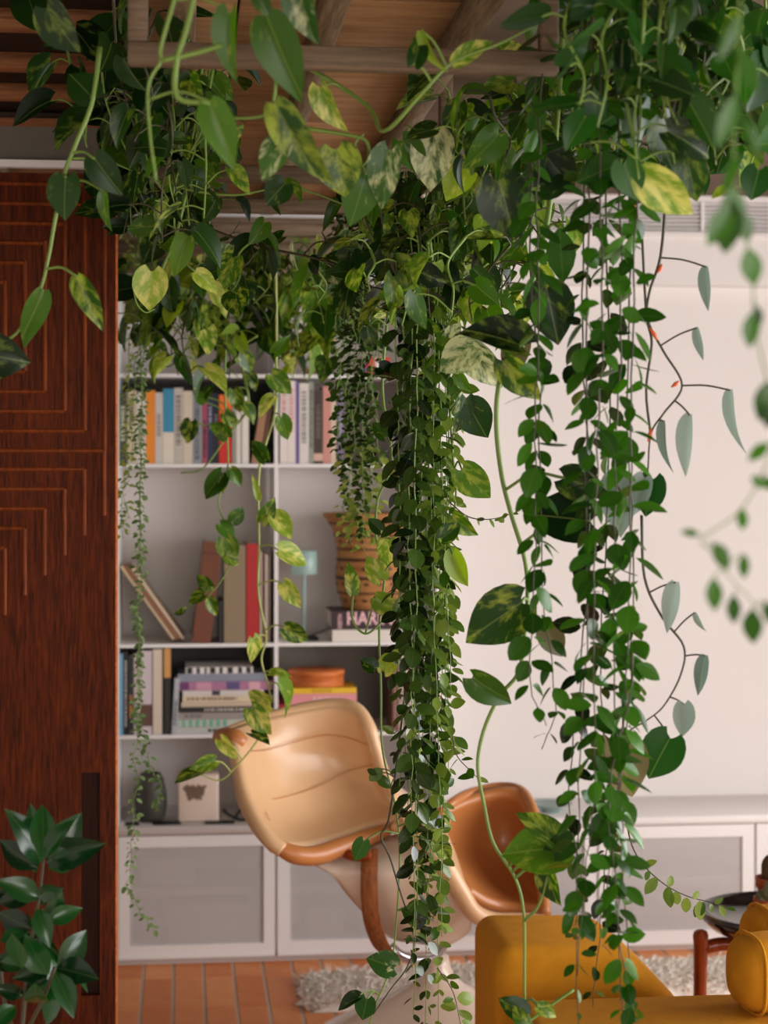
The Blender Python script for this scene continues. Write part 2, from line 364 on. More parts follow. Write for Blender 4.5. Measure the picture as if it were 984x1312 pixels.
class Vine:
    """one trailing strand: Empty at its upper end, stem (with leaf stalks) and leaves as children"""
    def __init__(s, name, label, group, pts, r=.003, smat='stem', jitter=0.0, sub=6, cat='vine'):
        P = cr([atD(*p) for p in pts], sub)
        if jitter:
            P = [p + Vector((R.gauss(0, jitter), R.gauss(0, jitter), 0)) if 0 < i < len(P)-1 else p for i, p in enumerate(P)]
        s.P = P; s.root = empty(name, P[0]); tag(s.root, label, cat, group)
        s.mb = MB(); n = len(P)
        s.mb.tube(P, [r*(1-.55*i/(n-1)) for i in range(n)], 6); s.r = r; s.sm = smat
    def stalk(s, a, b, r=None, sag=.15):
        m = (a+b)/2 + Vector((0, 0, sag*(b-a).length)); s.mb.tube(cr([a, m, b], 4), r or s.r*.55, 5)
    def near(s, p): return min(s.P, key=lambda q: (q-p).length)
    def ex(s, key, bx, by, tx, ty, d, roll=0, dz=0.0, var=None, wfac=1.0, stalk=True, sag=.15):
        """a leaf seen with its base at one place and its tip at another"""
        b = atD(bx, by, d); t = atD(tx, ty, d+dz) - b
        n = (C0-b).normalized() + Vector((0, 0, .25)); tt = t.normalized(); n = (n-tt*n.dot(tt)).normalized()
        n = Matrix.Rotation(math.radians(roll), 3, tt) @ n
        put_leaf(s.root, key, b, t, n, t.length, var, wfac)
        if stalk: s.stalk(s.near(b), b, sag=sag)
        return s
    def opposite(s, key, L, step, droop=.9, start=0, end=None, lv=.25, out=None, skip=.08):
        Q = resample(s.P, step); n = len(Q); az = R.uniform(0, math.pi)
        for i, q in enumerate(Q):
            if i*step < start: continue
            k = 1.0 if i < n*.85 else .45+.55*(n-i)/(n*.15)
            az += math.pi/2 + R.gauss(0, .35)
            for sg in (0, math.pi):
                if R.random() < skip: continue
                a = az+sg+R.gauss(0, .2); o = Vector((math.cos(a), math.sin(a), 0))
                t = o + Vector((0, 0, -droop+R.gauss(0, .5))); nn = o*droop*.8 + Vector((R.gauss(0, .35), R.gauss(0, .3)-.35, .5))
                put_leaf(s.root, key, q + o*.004, t, nn, L*k*R.uniform(1-lv, 1+lv))
        return s
    def alternate(s, key, L, step, pet=.05, start=0, droop=1.3, lv=.3, camb=.35):
        Q = resample(s.P, step); az = R.uniform(0, 6.28)
        for i, q in enumerate(Q):
            if i*step < start: continue
            az += math.pi + R.gauss(0, .8); o = Vector((math.cos(az), math.sin(az)-camb, 0)).normalized()
            l = L*R.uniform(1-lv, 1+lv); pl = pet*R.uniform(.6, 1.4)
            b = q + o*pl + Vector((0, 0, R.uniform(-.1, .5)*pl)); s.stalk(q, b)
            t = o*R.uniform(.3, 1.2) + Vector((R.gauss(0, .5), R.gauss(0, .5), -droop*R.uniform(-.05, 1.3)))
            nn = o*.8 + Vector((R.gauss(0, .6), R.gauss(0, .5)-.4, R.uniform(.1, .9)))
            put_leaf(s.root, key if isinstance(key, str) else R.choice(key), b, t, nn, l)
        return s
    def done(s, smat=None):
        o = s.mb.build('stem', M[smat or s.sm], s.root, True); recentre(s.root, o); return s

# ================================================================== SETTING
YC = 6.0; YW = 6.37; XL = -1.7; XR = 3.6; YB = -2.1; ZC = 2.52
def struct(name, mb, mat, label=None, **k):
    o = mb.build(name, mat, **k); o['kind'] = 'structure'
    return o
fl = struct('floor', MB().box((XL, YB, -.10), (XR, YW, -.0025)), M['grout'])
# tiles: the ones in view are laid one by one
tw, tl = .0935, .33; tme = None
mbt = MB().box((0, 0, -.006), (tw-.0115, tl-.008, 0)); tme = mbt.mesh('tile', M['tile'])
x0 = onZ(184, 1245, 0).x - 9*tw + .006
rows = 9; yr0 = onZ(250, 1252, 0).y + .006 - 8*tl
for j in range(rows):
    for i in range(32):
        o = link('tile', tme, fl, (x0+i*tw, yr0+j*tl, R.uniform(-.0008, .0008)))
wb = struct('wall_back', MB().box((XL, YW, 0), (XR, YW+.12, ZC)), M['wall'])
struct('wall_left', MB().box((XL-.12, YB, 0), (XL, YW+.12, ZC)), M['wall'])
# right wall with a wide window
wy0, wy1, wz0, wz1 = .65, 4.85, .35, 2.35
mb = MB(); mb.box((XR, YB, 0), (XR+.12, wy0, ZC)); mb.box((XR, wy1, 0), (XR+.12, YW+.12, ZC)); mb.box((XR, wy0, 0), (XR+.12, wy1, wz0)); mb.box((XR, wy0, wz1), (XR+.12, wy1, ZC))
struct('wall_right', mb, M['wall'])
mb = MB()
for a in (wy0, (wy0+wy1)/2-.02, wy1-.04): mb.box((XR+.03, a, wz0), (XR+.08, a+.04, wz1))
mb.box((XR+.03, wy0, wz0), (XR+.08, wy1, wz0+.04)); mb.box((XR+.03, wy0, wz1-.04), (XR+.08, wy1, wz1))
w1 = struct('window_1', mb, M['white_edge'])
for a, b in ((wy0+.04, (wy0+wy1)/2-.02), ((wy0+wy1)/2+.02, wy1-.04)): MB().box((XR+.054, a, wz0+.04), (XR+.057, b, wz1-.04)).build('pane', M['glass'], w1)
# rear wall; its unseen window is added to carry the front fill
rx0, rx1, rz0, rz1 = -.3, 3.3, .5, 2.4
mb = MB(); mb.box((XL, YB-.12, 0), (rx0, YB, ZC)); mb.box((rx1, YB-.12, 0), (XR, YB, ZC)); mb.box((rx0, YB-.12, 0), (rx1, YB, rz0)); mb.box((rx0, YB-.12, rz1), (rx1, YB, ZC))
struct('wall_rear', mb, M['wall'])
mb = MB()
for a in (rx0, (rx0+rx1)/2-.02, rx1-.04): mb.box((a, YB-.08, rz0), (a+.04, YB-.03, rz1))
w2 = struct('rear_fill_window', mb, M['white_edge'])
for a, b in ((rx0+.04, (rx0+rx1)/2-.02), ((rx0+rx1)/2+.02, rx1-.04)): MB().box((a, YB-.057, rz0), (b, YB-.054, rz1)).build('pane', M['glass'], w2)
struct('ceiling', MB().box((XL, YB, ZC), (XR, YW+.12, ZC+.1)), M['ceil'])
# bulkhead with air grille along the top of the back wall, right of the shelves
bx0 = onY(604, 330, YW-.06).x
zb0, zb1, zg0, zg1 = onY(900, 366, YW-.06).z, onY(900, 300, YW-.06).z, onY(900, 296, YW-.06).z, onY(900, 259, YW-.06).z
bk = struct('trim_1', MB().box((bx0, YW-.06, zb0), (XR, YW, zb1)).box((bx0, YW-.075, zb1-.008), (XR, YW, zb1+.004)), M['wall'])
gr = struct('trim_2', MB().box((bx0, YW-.06, zg1), (XR, YW, ZC)).box((bx0, YW-.02, zg0), (XR, YW, zg1)).box((bx0, YW-.06, zb1+.004), (XR, YW, zg0)), M['wall'])
MB().box((bx0, YW-.024, zg0), (XR, YW-.0195, zg1)).build('grille_gap_shade', M['blackm'], gr)  # dark sheet added to stand for the shade between slats
for k in range(7):
    z = zg0 + (zg1-zg0)*(k+.5)/7
    o = MB().box((bx0, -.006, -.0028), (XR, .014, .0028)).build('slat', M['white'], gr); o.location = (0, YW-.05, z); o.rotation_euler = (math.radians(-12), 0, 0)
for px in (742, 900):
    x = onY(px, 280, YW-.06).x; MB().box((x-.005, YW-.064, zg0), (x+.005, YW-.02, zg1)).build('grille_divider', M['white_edge'], gr)

# ---------------- sliding door
DY = atD(74, 600, 4.36).y
def dp(px, py): return onY(px, py, DY)
dxr = dp(148, 600).x; dzt = dp(74, 222).z
dr = empty('door_1', (dxr-.6, DY, 0)); dr['kind'] = 'structure'
hx0, hx1, hz1 = dp(104, 900).x, dp(128, 900).x, dp(116, 990).z; hz0 = .35
dl = dxr-1.15
mb = MB(); t = .042
mb.box((dl, DY, .01), (hx0, DY+t, dzt)); mb.box((hx1, DY, .01), (dxr, DY+t, dzt)); mb.box((hx0, DY, hz1), (hx1, DY+t, dzt)); mb.box((hx0, DY, .01), (hx1, DY+t, hz0))
o = mb.build('panel', M['door'], dr); recentre(dr, o)
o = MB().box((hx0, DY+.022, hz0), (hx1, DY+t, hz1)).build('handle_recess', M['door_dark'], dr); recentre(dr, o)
o = MB().box((dxr, DY+.002, .01), (dxr+.004, DY+t-.002, dzt)).build('edge_strip', M['orangewood'], dr); recentre(dr, o)
def ridge(a, b):
    """a raised rounded moulding between two pixel places on the door face"""
    A = dp(*a); B = dp(*b); hw = .0048; h = .0035
    if abs(A.x-B.x) > abs(A.z-B.z):
        l, r = min(A.x, B.x), max(A.x, B.x); z = (A.z+B.z)/2
        v = [(l, DY, z-hw), (r, DY, z-hw), (r, DY-h, z-hw*.35), (l, DY-h, z-hw*.35), (r, DY-h, z+hw*.35), (l, DY-h, z+hw*.35), (r, DY, z+hw), (l, DY, z+hw)]
    else:
        l, r = min(A.z, B.z), max(A.z, B.z); x = (A.x+B.x)/2
        v = [(x+hw, DY, l), (x+hw, DY, r), (x+hw*.35, DY-h, r), (x+hw*.35, DY-h, l), (x-hw*.35, DY-h, r), (x-hw*.35, DY-h, l), (x-hw, DY, r), (x-hw, DY, l)]
    m = MB(); m.add(v, [(0, 1, 2, 3), (3, 2, 4, 5), (5, 4, 6, 7), (0, 3, 5, 7), (1, 6, 4, 2)])
    o = m.build('moulding', M['door_ridge_lit'], dr); recentre(dr, o)
for k in range(7):
    rx, ty, by = 134-25.5*k, 232+25.5*k, 577-25.5*k
    if by-ty < 10: continue
    lx = -480+25.5*k
    ridge((lx, ty), (rx, ty)); ridge((lx, by), (rx, by)); ridge((rx, ty), (rx, by)); ridge((lx, ty), (lx, by))
for k in range(-1, 5):
    rx, ty = 108-25.5*k, 601+25.5*k
    if k >= 0: ridge((-480, ty), (rx, ty))
    ridge((rx, ty), (rx, ty+85))
# header above the door
hw_ = struct('wall_header', MB().box((XL, DY-.02, dp(74, 207).z), (dxr+.02, DY+.10, dp(74, 165).z)), M['concrete'])
struct('trim_3', MB().box((XL, DY-.03, dp(74, 217).z), (dp(146, 210).x, DY-.005, dp(74, 208).z)), M['white_edge'])
struct('trim_4', MB().box((XL, DY-.03, dp(74, 165).z), (dxr+.02, DY+.10, dp(74, 155).z)), M['beam'])
struct('wall_header_upper', MB().box((XL, DY+.02, dp(74, 155).z), (dxr+.02, DY+.10, ZC)), M['ceil'])

# ---------------- ceiling beams over the left side
for i, (y0, y1, d) in enumerate(((112, 126, 4.04), (75, 88, 3.74), (16, 36, 3.38), (-40, -20, 3.05))):
    a = atD(74, y1, d); b = atD(74, y0, d); xr = atD(170, y1, d).x
    o = MB().box((XL, a.y, a.z), (xr, a.y+.05, 2.412)).build('ceiling_beam', M['beam'], bevel=.004, seg=1)
    tag(o, 'brown timber ceiling beam above the dark sliding door', 'beam', 'ceiling beams before the sliding door')

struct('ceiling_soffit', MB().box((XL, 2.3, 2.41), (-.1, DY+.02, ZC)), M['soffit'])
# ---------------- hanging timber frame that carries the plants
fr = empty('plant_frame', (0, 4.3, 2.18)); tag(fr, 'hanging timber frame of rails, posts and tan boards carrying the trailing plants', 'plant frame')
ZB = 2.18; ZJ = 2.37; XE = .57
railY = [2.80, 3.92, 4.40, 4.84, 5.25, 5.80]
def fpart(name, mb, mat, bev=.003): o = mb.build(name, mat, fr, bevel=bev, seg=1); recentre(fr, o); return o
for i, y in enumerate(railY):
    h = .034
    fpart('rail', MB().box((-.55 if y > 4.45 else -.08, y, ZB), (XE, y+.03, ZB+h)), M['timber'])
    fpart('post', MB().box((XE-.028, y, ZB+h), (XE, y+.03, ZC-.001)), M['timber'])
    xl = -.55 if y > 4.45 else -.08
    fpart('post', MB().box((xl, y, ZB+h), (xl+.03, y+.03, ZC-.001)), M['timber'])
for x in (.50, .24, -.02, -.28, -.52):
    fpart('joist', MB().box((x, 2.75 if x > -.1 else 4.5, ZJ), (x+.045, 5.85, ZJ+.05)), M['timber_y'])
ys = [2.75, 3.35, 3.95, 4.55, 5.15, 5.85]
for a, b in zip(ys, ys[1:]):
    for x, x2 in ((-.55 if a > 4.5 else -.08, .10), (.105, .57)):
        fpart('deck_board', MB().box((x, a+.003, ZJ+.05), (x2, b-.003, ZJ+.065)), M['panel'], .002)
for k in range(4):
    fpart('end_slat', MB().box((-.55, 5.84, ZB+.03+k*.055), (XE, 5.856, ZB+.03+k*.055+.042)), M['timber'])

# ================================================================== CABINETS, WORKTOP, SHELVES
def sx(px): return onY(px, 600, YC).x
def sz(py, px=300): return onY(px, py, YC).z
edges = [150, 354, 561, 766, 968, 1168]
zt1 = sz(1057); zt0 = sz(1068); zd0 = sz(1225); zpl = 0
cabl = ['low white cabinet unit beside the dark sliding door', 'low white cabinet unit behind the tan lounge chair', 'low white cabinet unit between the lounge chair and the mustard sofa',
        'low white cabinet unit behind the mustard sofa and black tray table', 'low white cabinet unit behind the cactus pots']
for i in range(5):
    xa, xb = sx(edges[i]), sx(edges[i+1])
    r = empty('cabinet', ((xa+xb)/2, YC+.18, 0)); tag(r, cabl[i], 'cabinet', 'low cabinets along the back wall')
    def cp(name, mb, mat, parent=None, **k):
        o = mb.build(name, mat, parent or r, **k)
        if parent is None: recentre(r, o)
        return o
    T = .012
    mb = MB(); mb.box((xa, YC+.02, zd0), (xa+T, YW-.01, zt0)); mb.box((xb-T, YC+.02, zd0), (xb, YW-.01, zt0)); mb.box((xa+T, YC+.02, zd0), (xb-T, YW-.01, zd0+T))
    mb.box((xa+T, YW-.02, zd0+T), (xb-T, YW-.01, zt0)); cp('body', mb, M['white'])
    cp('plinth', MB().box((xa, YC+.012, 0), (xb, YC+.03, zd0)), M['plinth'])
    zs = zd0+(zt0-zd0)*.50
    cp('inner_shelf', MB().box((xa+T, YC+.06, zs-.012), (xb-T, YW-.02, zs+.012)), M['white'])
    # door: frame, perforated panel
    g = .004; fw = .040 if i else .036
    a, b, c, d = xa+g, xb-g, zd0+.004, zt0-.004
    dn = (MB().box((a, YC, c), (a+fw, YC+.018, d)).box((b-fw, YC, c), (b, YC+.018, d)).box((a+fw, YC, c), (b-fw, YC+.018, c+fw)).box((a+fw, YC, d-fw), (b-fw, YC+.018, d)))
    do = cp('door', dn, M['white_edge'])
    cp('perforated_panel', MB().box((a+fw, YC+.007, c+fw), (b-fw, YC+.009, d-fw)), M['mesh'], do)
    # a bright edge profile under the door
    cp('edge_profile', MB().box((a, YC-.004, c-.006), (b, YC+.014, c+.004)), M['white_edge'], do)
# things stored inside, seen dimly through the mesh
for (px0, px1, yt, yb, l) in ((180, 250, 1105, 1140, 'flat pale box on the upper shelf inside the cabinet beside the sliding door'),
                              (215, 318, 1160, 1212, 'wide white storage box low inside the cabinet beside the sliding door'),
                              (395, 440, 1160, 1205, 'small white storage box inside the cabinet behind the lounge chair')):
    y = YC+.12; A = onY(px0, yb, y); B = onY(px1, yt, y)
    zb_ = zd0+.013 if yb > 1150 else zd0+(zt0-zd0)*.5+.013
    r = empty('storage_box', ((A.x+B.x)/2, y+.08, zb_)); tag(r, l, 'box')
    hh = max(.05, B.z-A.z)
    MB().box((-(B.x-A.x)/2, -.08, 0), ((B.x-A.x)/2, .08, hh*.8)).build('body', M['white'], r, bevel=.003, seg=1)
    MB().box((-(B.x-A.x)/2-.003, -.083, hh*.8), ((B.x-A.x)/2+.003, .083, hh)).build('lid', M['white_edge'], r, bevel=.003, seg=1)
o = MB().box((sx(148), YC-.006, zt0), (XR-.02, YW-.004, zt1)).build('worktop', M['white'], bevel=.003, seg=1)
tag(o, 'long white worktop running along the low cabinets', 'worktop')
# upper shelving
su = empty('shelf_unit', (sx(354), YC+.15, zt1)); tag(su, 'white steel wall shelving unit full of books', 'shelving')
def sp(name, mb, mat, **k): o = mb.build(name, mat, su, **k); recentre(su, o); return o
SB = YW-.02; TOPZ = sz(372)
for px in (150, 354, 561):
    x = sx(px); sp('upright', MB().box((x-.006, YC, zt1+.001), (x+.006, SB, TOPZ)), M['white_edge'])
zsh = {y: sz(y) for y in (372, 481, 596, 826, 942)}
for y, z in zsh.items():
    for a, b in ((150, 354), (354, 561)):
        sp('shelf_board', MB().box((sx(a)+.006, YC, z-.007), (sx(b)-.006, SB, z+.004)), M['white_edge'])
def back(a, b, y0, y1, mat): sp('back_panel', MB().box((sx(a)+.006, SB-.006, sz(y1)+.004), (sx(b)-.006, SB, sz(y0)-.008)), M[mat])
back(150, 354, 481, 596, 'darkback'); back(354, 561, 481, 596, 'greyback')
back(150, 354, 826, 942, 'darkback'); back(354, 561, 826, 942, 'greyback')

# ================================================================== BOOKS
BM = {}
def bmat(c):
    k = tuple(c)
    if k not in BM: BM[k] = plain('cover_%d_%d_%d' % k, c, .5, .06, 30)
    return BM[k]
def title_marks(root, x0, x1, z0, z1, y, c, n, vertical=True, seed=0, long=False):
    """rows of small printed marks on a spine"""
    rr = random.Random(seed); m = MB()
    if not long:
        z = z1
        while z > z0:
            h = rr.uniform(.004, .009); m.box((x0, y-.0006, z-h), (x1, y, z)); z -= h + rr.uniform(.002, .006)
    else:
        x = x0
        while x < x1:
            w_ = rr.uniform(.004, .010); m.box((x, y-.0006, z0), (min(x+w_, x1), y, z1)); x += w_ + rr.uniform(.002, .006)
    m.build('title_print', bmat(c), root)
def book(px0, px1, ytop, zfloor, c, label, lean=0, depth=.17, dy=.012, marks=None, split=None, band=None, seed=0, name='book', group=None):
    """upright book, spine to the room; lean in degrees (positive leans right at its top)"""
    Y = YC+dy; xa, xb = onY(px0, 600, Y).x, onY(px1, 600, Y).x; wd = max(xb-xa-.0008, .004); h = onY((px0+px1)/2, ytop, Y).z - zfloor
    r = empty(name, (xa+wd/2, Y, zfloor), (0, math.radians(lean), 0)); tag(r, label, 'book', group)
    bd = min(.0025, wd*.2); m = MB()
    m.box((-wd/2, 0, 0), (wd/2, bd, h)).box((-wd/2, bd, 0), (-wd/2+bd, depth, h)).box((wd/2-bd, bd, 0), (wd/2, depth, h))
    m.build('cover', bmat(c), r)
    MB().box((-wd/2+bd, bd, .003), (wd/2-bd, depth-.004, h-.003)).build('pages', M['page'], r)
    if split: MB().box((-wd/2, -.0007, h*split[0]), (wd/2, 0, h*split[1])).build('spine_block', bmat(split[2]), r)
    if band: MB().box((-wd/2, -.0008, h*band[0]), (wd/2, 0, h*band[1])).build('spine_band', bmat(band[2]), r)
    if marks: title_marks(r, -wd*.25, wd*.25, h*marks[0], h*marks[1], -.0008, marks[2], 5, seed=seed)
    return r
z1 = zsh[596]+.0045
G1 = 'books on the upper book shelf'
row1 = [
 (152, 163, 502, (72, 76, 60), 'dark olive book at the end of the upper row beside the sliding door', (.3, .8, (190, 190, 160)), None),
 (163, 175, 500, (206, 192, 160), 'cream book between a dark olive and a pale book, upper row', (.5, .9, (90, 80, 60)), None),
 (175, 187, 503, (218, 212, 200), 'pale book just left of the orange spine, upper row', (.3, .7, (120, 110, 100)), None),
 (187, 199, 500, (238, 142, 36), 'bright orange book in the upper row', None, None),
 (199, 209, 503, (206, 198, 190), 'thin pale grey book between the orange and the blue topped book', (.4, .7, (150, 140, 130)), None),
 (209, 223, 498, (226, 214, 198), 'white book with a blue upper spine block', None, (.42, 1.0, (58, 140, 176))),
 (223, 235, 497, (196, 186, 174), 'grey white book right of the blue topped book', (.25, .9, (120, 110, 104)), None),
 (235, 247, 501, (214, 200, 178), 'cream book with black spine marks', (.30, .62, (30, 28, 28)), None),
 (247, 259, 505, (146, 150, 152), 'mottled blue grey book beside the black marked cream one', (.1, .9, (84, 92, 108)), None),
 (259, 266, 502, (164, 72, 96), 'thin pink and dark book, upper row', (.1, .6, (40, 24, 34)), None),
 (266, 273, 503, (30, 40, 76), 'thin navy blue book next to the pink one', (.5, .8, (160, 160, 180)), None),
 (273, 281, 504, (24, 22, 26), 'thin black book next to the red one', (.4, .7, (120, 110, 110)), None),
 (281, 297, 506, (206, 30, 18), 'bright red book with an orange top', None, (.72, 1.0, (238, 110, 30))),
 (297.5, 303, 509, (150, 146, 138), 'very thin grey booklet right of the red book', None, None),
 (303, 309, 509, (222, 214, 204), 'very thin white booklet near the red book', None, None),
 (310, 319, 508, (226, 220, 210), 'white book last before the leaning brown pair', None, None)]
for i, (a, b, t_, c, l, mk, spl) in enumerate(row1): book(a, b, t_, z1, c, l, marks=mk, split=spl, seed=i, group=G1)
book(322, 332, 512, z1, (158, 116, 84), 'light brown book leaning right against its darker neighbour, upper row', lean=9, group=G1)
book(333, 338, 520, z1, (104, 64, 44), 'thin dark brown book leaning by the upright, upper row', lean=9, group=G1)
row1b = [
 (359, 369, 487, (226, 214, 208), 'tall pinkish white book right of the shelf upright', (.5, .9, (206, 130, 130)), None),
 (369, 379, 488, (228, 216, 210), 'tall white book with pink marks beside the purple spine', (.4, .9, (214, 150, 150)), None),
 (379, 383, 489, (110, 84, 160), 'very thin purple book, upper row', None, None),
 (383.5, 396, 491, (222, 214, 206), 'white book with grey vertical lettering marks', (.25, .9, (140, 134, 134)), None),
 (396, 402, 489, (150, 152, 142), 'thin grey green book beside the dark brown one', (.2, .9, (90, 96, 84)), None),
 (402, 414, 500, (66, 50, 44), 'dark brown book with a pale label near its foot', (.35, .8, (110, 94, 84)), (.04, .14, (214, 176, 160))),
 (414, 424, 495, (206, 142, 130), 'dusty pink book, upper row', None, None),
 (424, 431, 500, (214, 192, 168), 'thin cream book right of the dusty pink one', None, None),
 (432, 441, 503, (120, 104, 140), 'purple grey book behind the small leaved strings', (.3, .8, (170, 160, 180)), None)]
for i, (a, b, t_, c, l, mk, spl) in enumerate(row1b): book(a, b, t_, z1, c, l, marks=mk, split=spl, seed=50+i, group=G1)
# second compartment: albums and records
z2 = zsh[826]+.0045; G2 = 'albums and records on the middle shelf'
for i, (a, b, t_, c, l, ln) in enumerate(((221, 225, 716, (196, 168, 136), 'thin tan record sleeve leaning left, outermost of the leaning three', -35.5),
                                     (227, 231, 714, (150, 96, 66), 'thin rust brown record sleeve leaning left, middle of the leaning three', -35.5),
                                     (233, 237, 712, (206, 184, 156), 'thin cream record sleeve leaning left, innermost of the leaning three', -35.5))):
    h = .30; r = book(a, b, 704, z2+.012, c, l, lean=ln, depth=.24, dy=.03+.004*i, name='record_sleeve', group=G2)
def album(px0, px1, yt, c, l, lean, depth, **k): return book(px0, px1, yt, z2, c, l, lean=lean, depth=depth, group=G2, name='album', **k)
book(246, 270, 694, z2, (112, 58, 32), 'thick red brown leather album leaning right', lean=6.8, depth=.24, band=(.88, .9, (84, 40, 22)), name='album', group=G2)
book(280, 286, 770, z2, (26, 22, 20), 'short black album between the leaning leather one and the beige one', depth=.22, name='album', group=G2)
book(287, 315, 699, z2, (140, 120, 94), 'thick grey beige cloth album', depth=.24, name='album', group=G2)
book(316, 332, 697, z2, (176, 24, 24), 'red album standing upright', depth=.24, name='album', group=G2)
for i, (a, b, c) in enumerate(((333, 336, (190, 170, 150)), (336.5, 339.5, (110, 70, 54)), (340, 343, (206, 196, 184)), (343.5, 346.5, (140, 110, 90)))):
    book(a, b, 706+i*2, z2, c, ['thin beige record sleeve next to the red album', 'thin brown record sleeve between beige and white sleeves', 'thin white record sleeve near the upright', 'thin taupe record sleeve against the upright'][i], depth=.24, name='record_sleeve', group=G2)
# third compartment, left: upright books then a lying stack
z3 = zsh[942]+.0045; G3 = 'books standing on the lower book shelf'
row3 = [(151, 158, 838, (110, 156, 184), 'thin light blue book next to the sliding door, lower row', None, None),
 (158.5, 164, 836, (30, 28, 30), 'thin black book with white marks, lower row', (.1, .9, (190, 186, 180)), None),
 (164.5, 171, 840, (44, 42, 46), 'charcoal book behind the thin trailing string, lower row', (.2, .5, (206, 140, 60)), None),
 (171.5, 180, 838, (190, 176, 172), 'pale mauve book left of the lilac one, lower row', (.1, .4, (90, 80, 80)), None),
 (180.5, 195, 834, (204, 190, 194), 'lilac white book with a dark picture near its foot', None, (.1, .36, (96, 66, 56))),
 (196, 208, 832, (214, 196, 178), 'cream white book, tallest of the lower row', None, None),
 (210, 219, 831, (38, 34, 36), 'black book with an ochre upper spine', None, (.66, 1.0, (206, 150, 84))),
 (220, 227, 869, (178, 178, 182), 'short pale grey book leaning beside the lying stack', (.2, .6, (110, 112, 120)), None)]
for i, (a, b, t_, c, l, mk, spl) in enumerate(row3): book(a, b, t_, z3, c, l, marks=mk, split=spl, seed=80+i, group=G3, lean=(3 if i == 7 else 0))
def flat_book(px0, px1, y0, y1, c, label, group, dy=.01, depth=.19, marks=None, extra=None, zf=None, rot=0, seed=0):
    Y = YC+dy; A = onY(px0, y1, Y); B = onY(px1, y0, Y); wd = B.x-A.x; h = B.z-A.z-.0006; z = A.z if zf is None else zf
    r = empty('book', (A.x+wd/2, Y, z), (0, 0, math.radians(rot))); tag(r, label, 'book', group)
    bd = min(.003, h*.2); m = MB()
    m.box((-wd/2, 0, 0), (wd/2, bd, h)).box((-wd/2, bd, 0), (wd/2, depth, bd)).box((-wd/2, bd, h-bd), (wd/2, depth, h)); m.build('cover', bmat(c), r)
    MB().box((-wd/2+.003, bd, bd), (wd/2-.003, depth-.004, h-bd)).build('pages', M['page'], r)
    if marks: title_marks(r, -wd/2+wd*marks[0], -wd/2+wd*marks[1], h*.28, h*.72, -.0006, marks[2], 5, long=True, seed=seed)
    if extra:
        for q, (f0, f1, c2) in enumerate(extra): MB().box((-wd/2+wd*f0, -.0006, h*.04), (-wd/2+wd*f1, 0, h*.96)).build('spine_block', bmat(c2), r)
    return r, wd, h
G4 = 'lying book stack on the lower book shelf'
st = [(222, 312, 932, 942, (190, 190, 186), 'pale grey book at the bottom of the lying stack', (.5, .9, (30, 30, 30)), None),
 (224, 322, 921, 932, (196, 196, 180), 'mint green and white striped book second from the bottom of the lying stack', None, [(k*.09, k*.09+.05, (112, 176, 156)) for k in range(8)]),
 (226, 332, 910.5, 921, (158, 150, 146), 'grey book under the black one in the lying stack', (.1, .3, (120, 114, 110)), None),
 (230, 336, 902, 910.5, (36, 32, 30), 'black book with white lettering in the lying stack', (.3, .85, (206, 196, 186)), None),
 (232, 347, 894.5, 902, (206, 184, 160), 'beige book on the black one in the lying stack', None, None),
 (234, 350, 884.5, 894.5, (222, 204, 176), 'cream book with fine lettering in the lying stack', (.05, .6, (140, 120, 100)), None),
 (234, 338, 876.5, 884.5, (214, 206, 200), 'white book with a dark emblem in the lying stack', None, [(.36, .46, (60, 56, 70))]),
 (230, 350, 864, 876.5, (176, 120, 150), 'pink and violet painted book in the lying stack', None, [(0, .1, (110, 60, 110)), (.18, .34, (206, 150, 170)), (.5, .64, (96, 84, 130)), (.74, .86, (220, 170, 180))]),
 (228, 340, 852.5, 864, (136, 142, 158), 'blue grey book second from the top of the lying stack', None, None),
 (238, 324, 843, 852.5, (226, 220, 214), 'white book with big black lettering topping the lying stack', None, [(.02, .10, (34, 32, 34)), (.16, .21, (34, 32, 34)), (.28, .31, (34, 32, 34)), (.36, .44, (34, 32, 34)), (.50, .55, (34, 32, 34)), (.62, .70, (34, 32, 34)), (.78, .84, (34, 32, 34)), (.90, .97, (34, 32, 34))])]
zf = z3
for i, (a, b, y0, y1, c, l, mk, ex) in enumerate(st):
    r, wd, h = flat_book(a, b, y0, y1, c, l, G4, dy=.012+.003*(i % 3), marks=mk, extra=ex, zf=zf, seed=i, rot=R.uniform(-.8, .8)); zf += h+.0006
G5 = 'books under the orange wooden box'
zf = z3
for i, (a, b, y0, y1, c, l, mk) in enumerate(((360, 457, 928, 942, (60, 56, 60), 'dark book at the bottom under the orange wooden box', None),
    (359, 457, 915, 928, (206, 196, 186), 'pale book low under the orange wooden box', None),
    (358, 457, 902.5, 915, (170, 26, 50), 'crimson book under the pink one', None),
    (371, 457, 887.5, 902.5, (226, 146, 150), 'pink book under the yellow one', (.35, .75, (238, 190, 186))),
    (375, 457, 879, 887.5, (232, 186, 30), 'yellow book right under the orange wooden box', (.3, .6, (190, 140, 20))))):
    r, wd, h = flat_book(a, b, y0, y1, c, l, G5, marks=mk, zf=zf, seed=20+i); zf += h+.0006
zbox = zf
for i, (a, b, t_, c, l) in enumerate(((503, 510, 836, (120, 76, 60), 'brown book standing behind the leafy curtain, lower shelf'), (511, 519, 834, (196, 170, 160), 'pinkish book standing behind the leafy curtain, lower shelf'),
    (520, 530, 833, (222, 214, 214), 'white book standing behind the leafy curtain, lower shelf'), (531, 541, 838, (150, 170, 196), 'pale blue book standing behind the leafy curtain, lower shelf'), (542, 551, 836, (206, 196, 190), 'grey white book standing behind the leafy curtain, lower shelf'))):
    book(a, b, t_, z3, c, l, group=G3, marks=(.2, .8, (150, 120, 110)), seed=200+i)
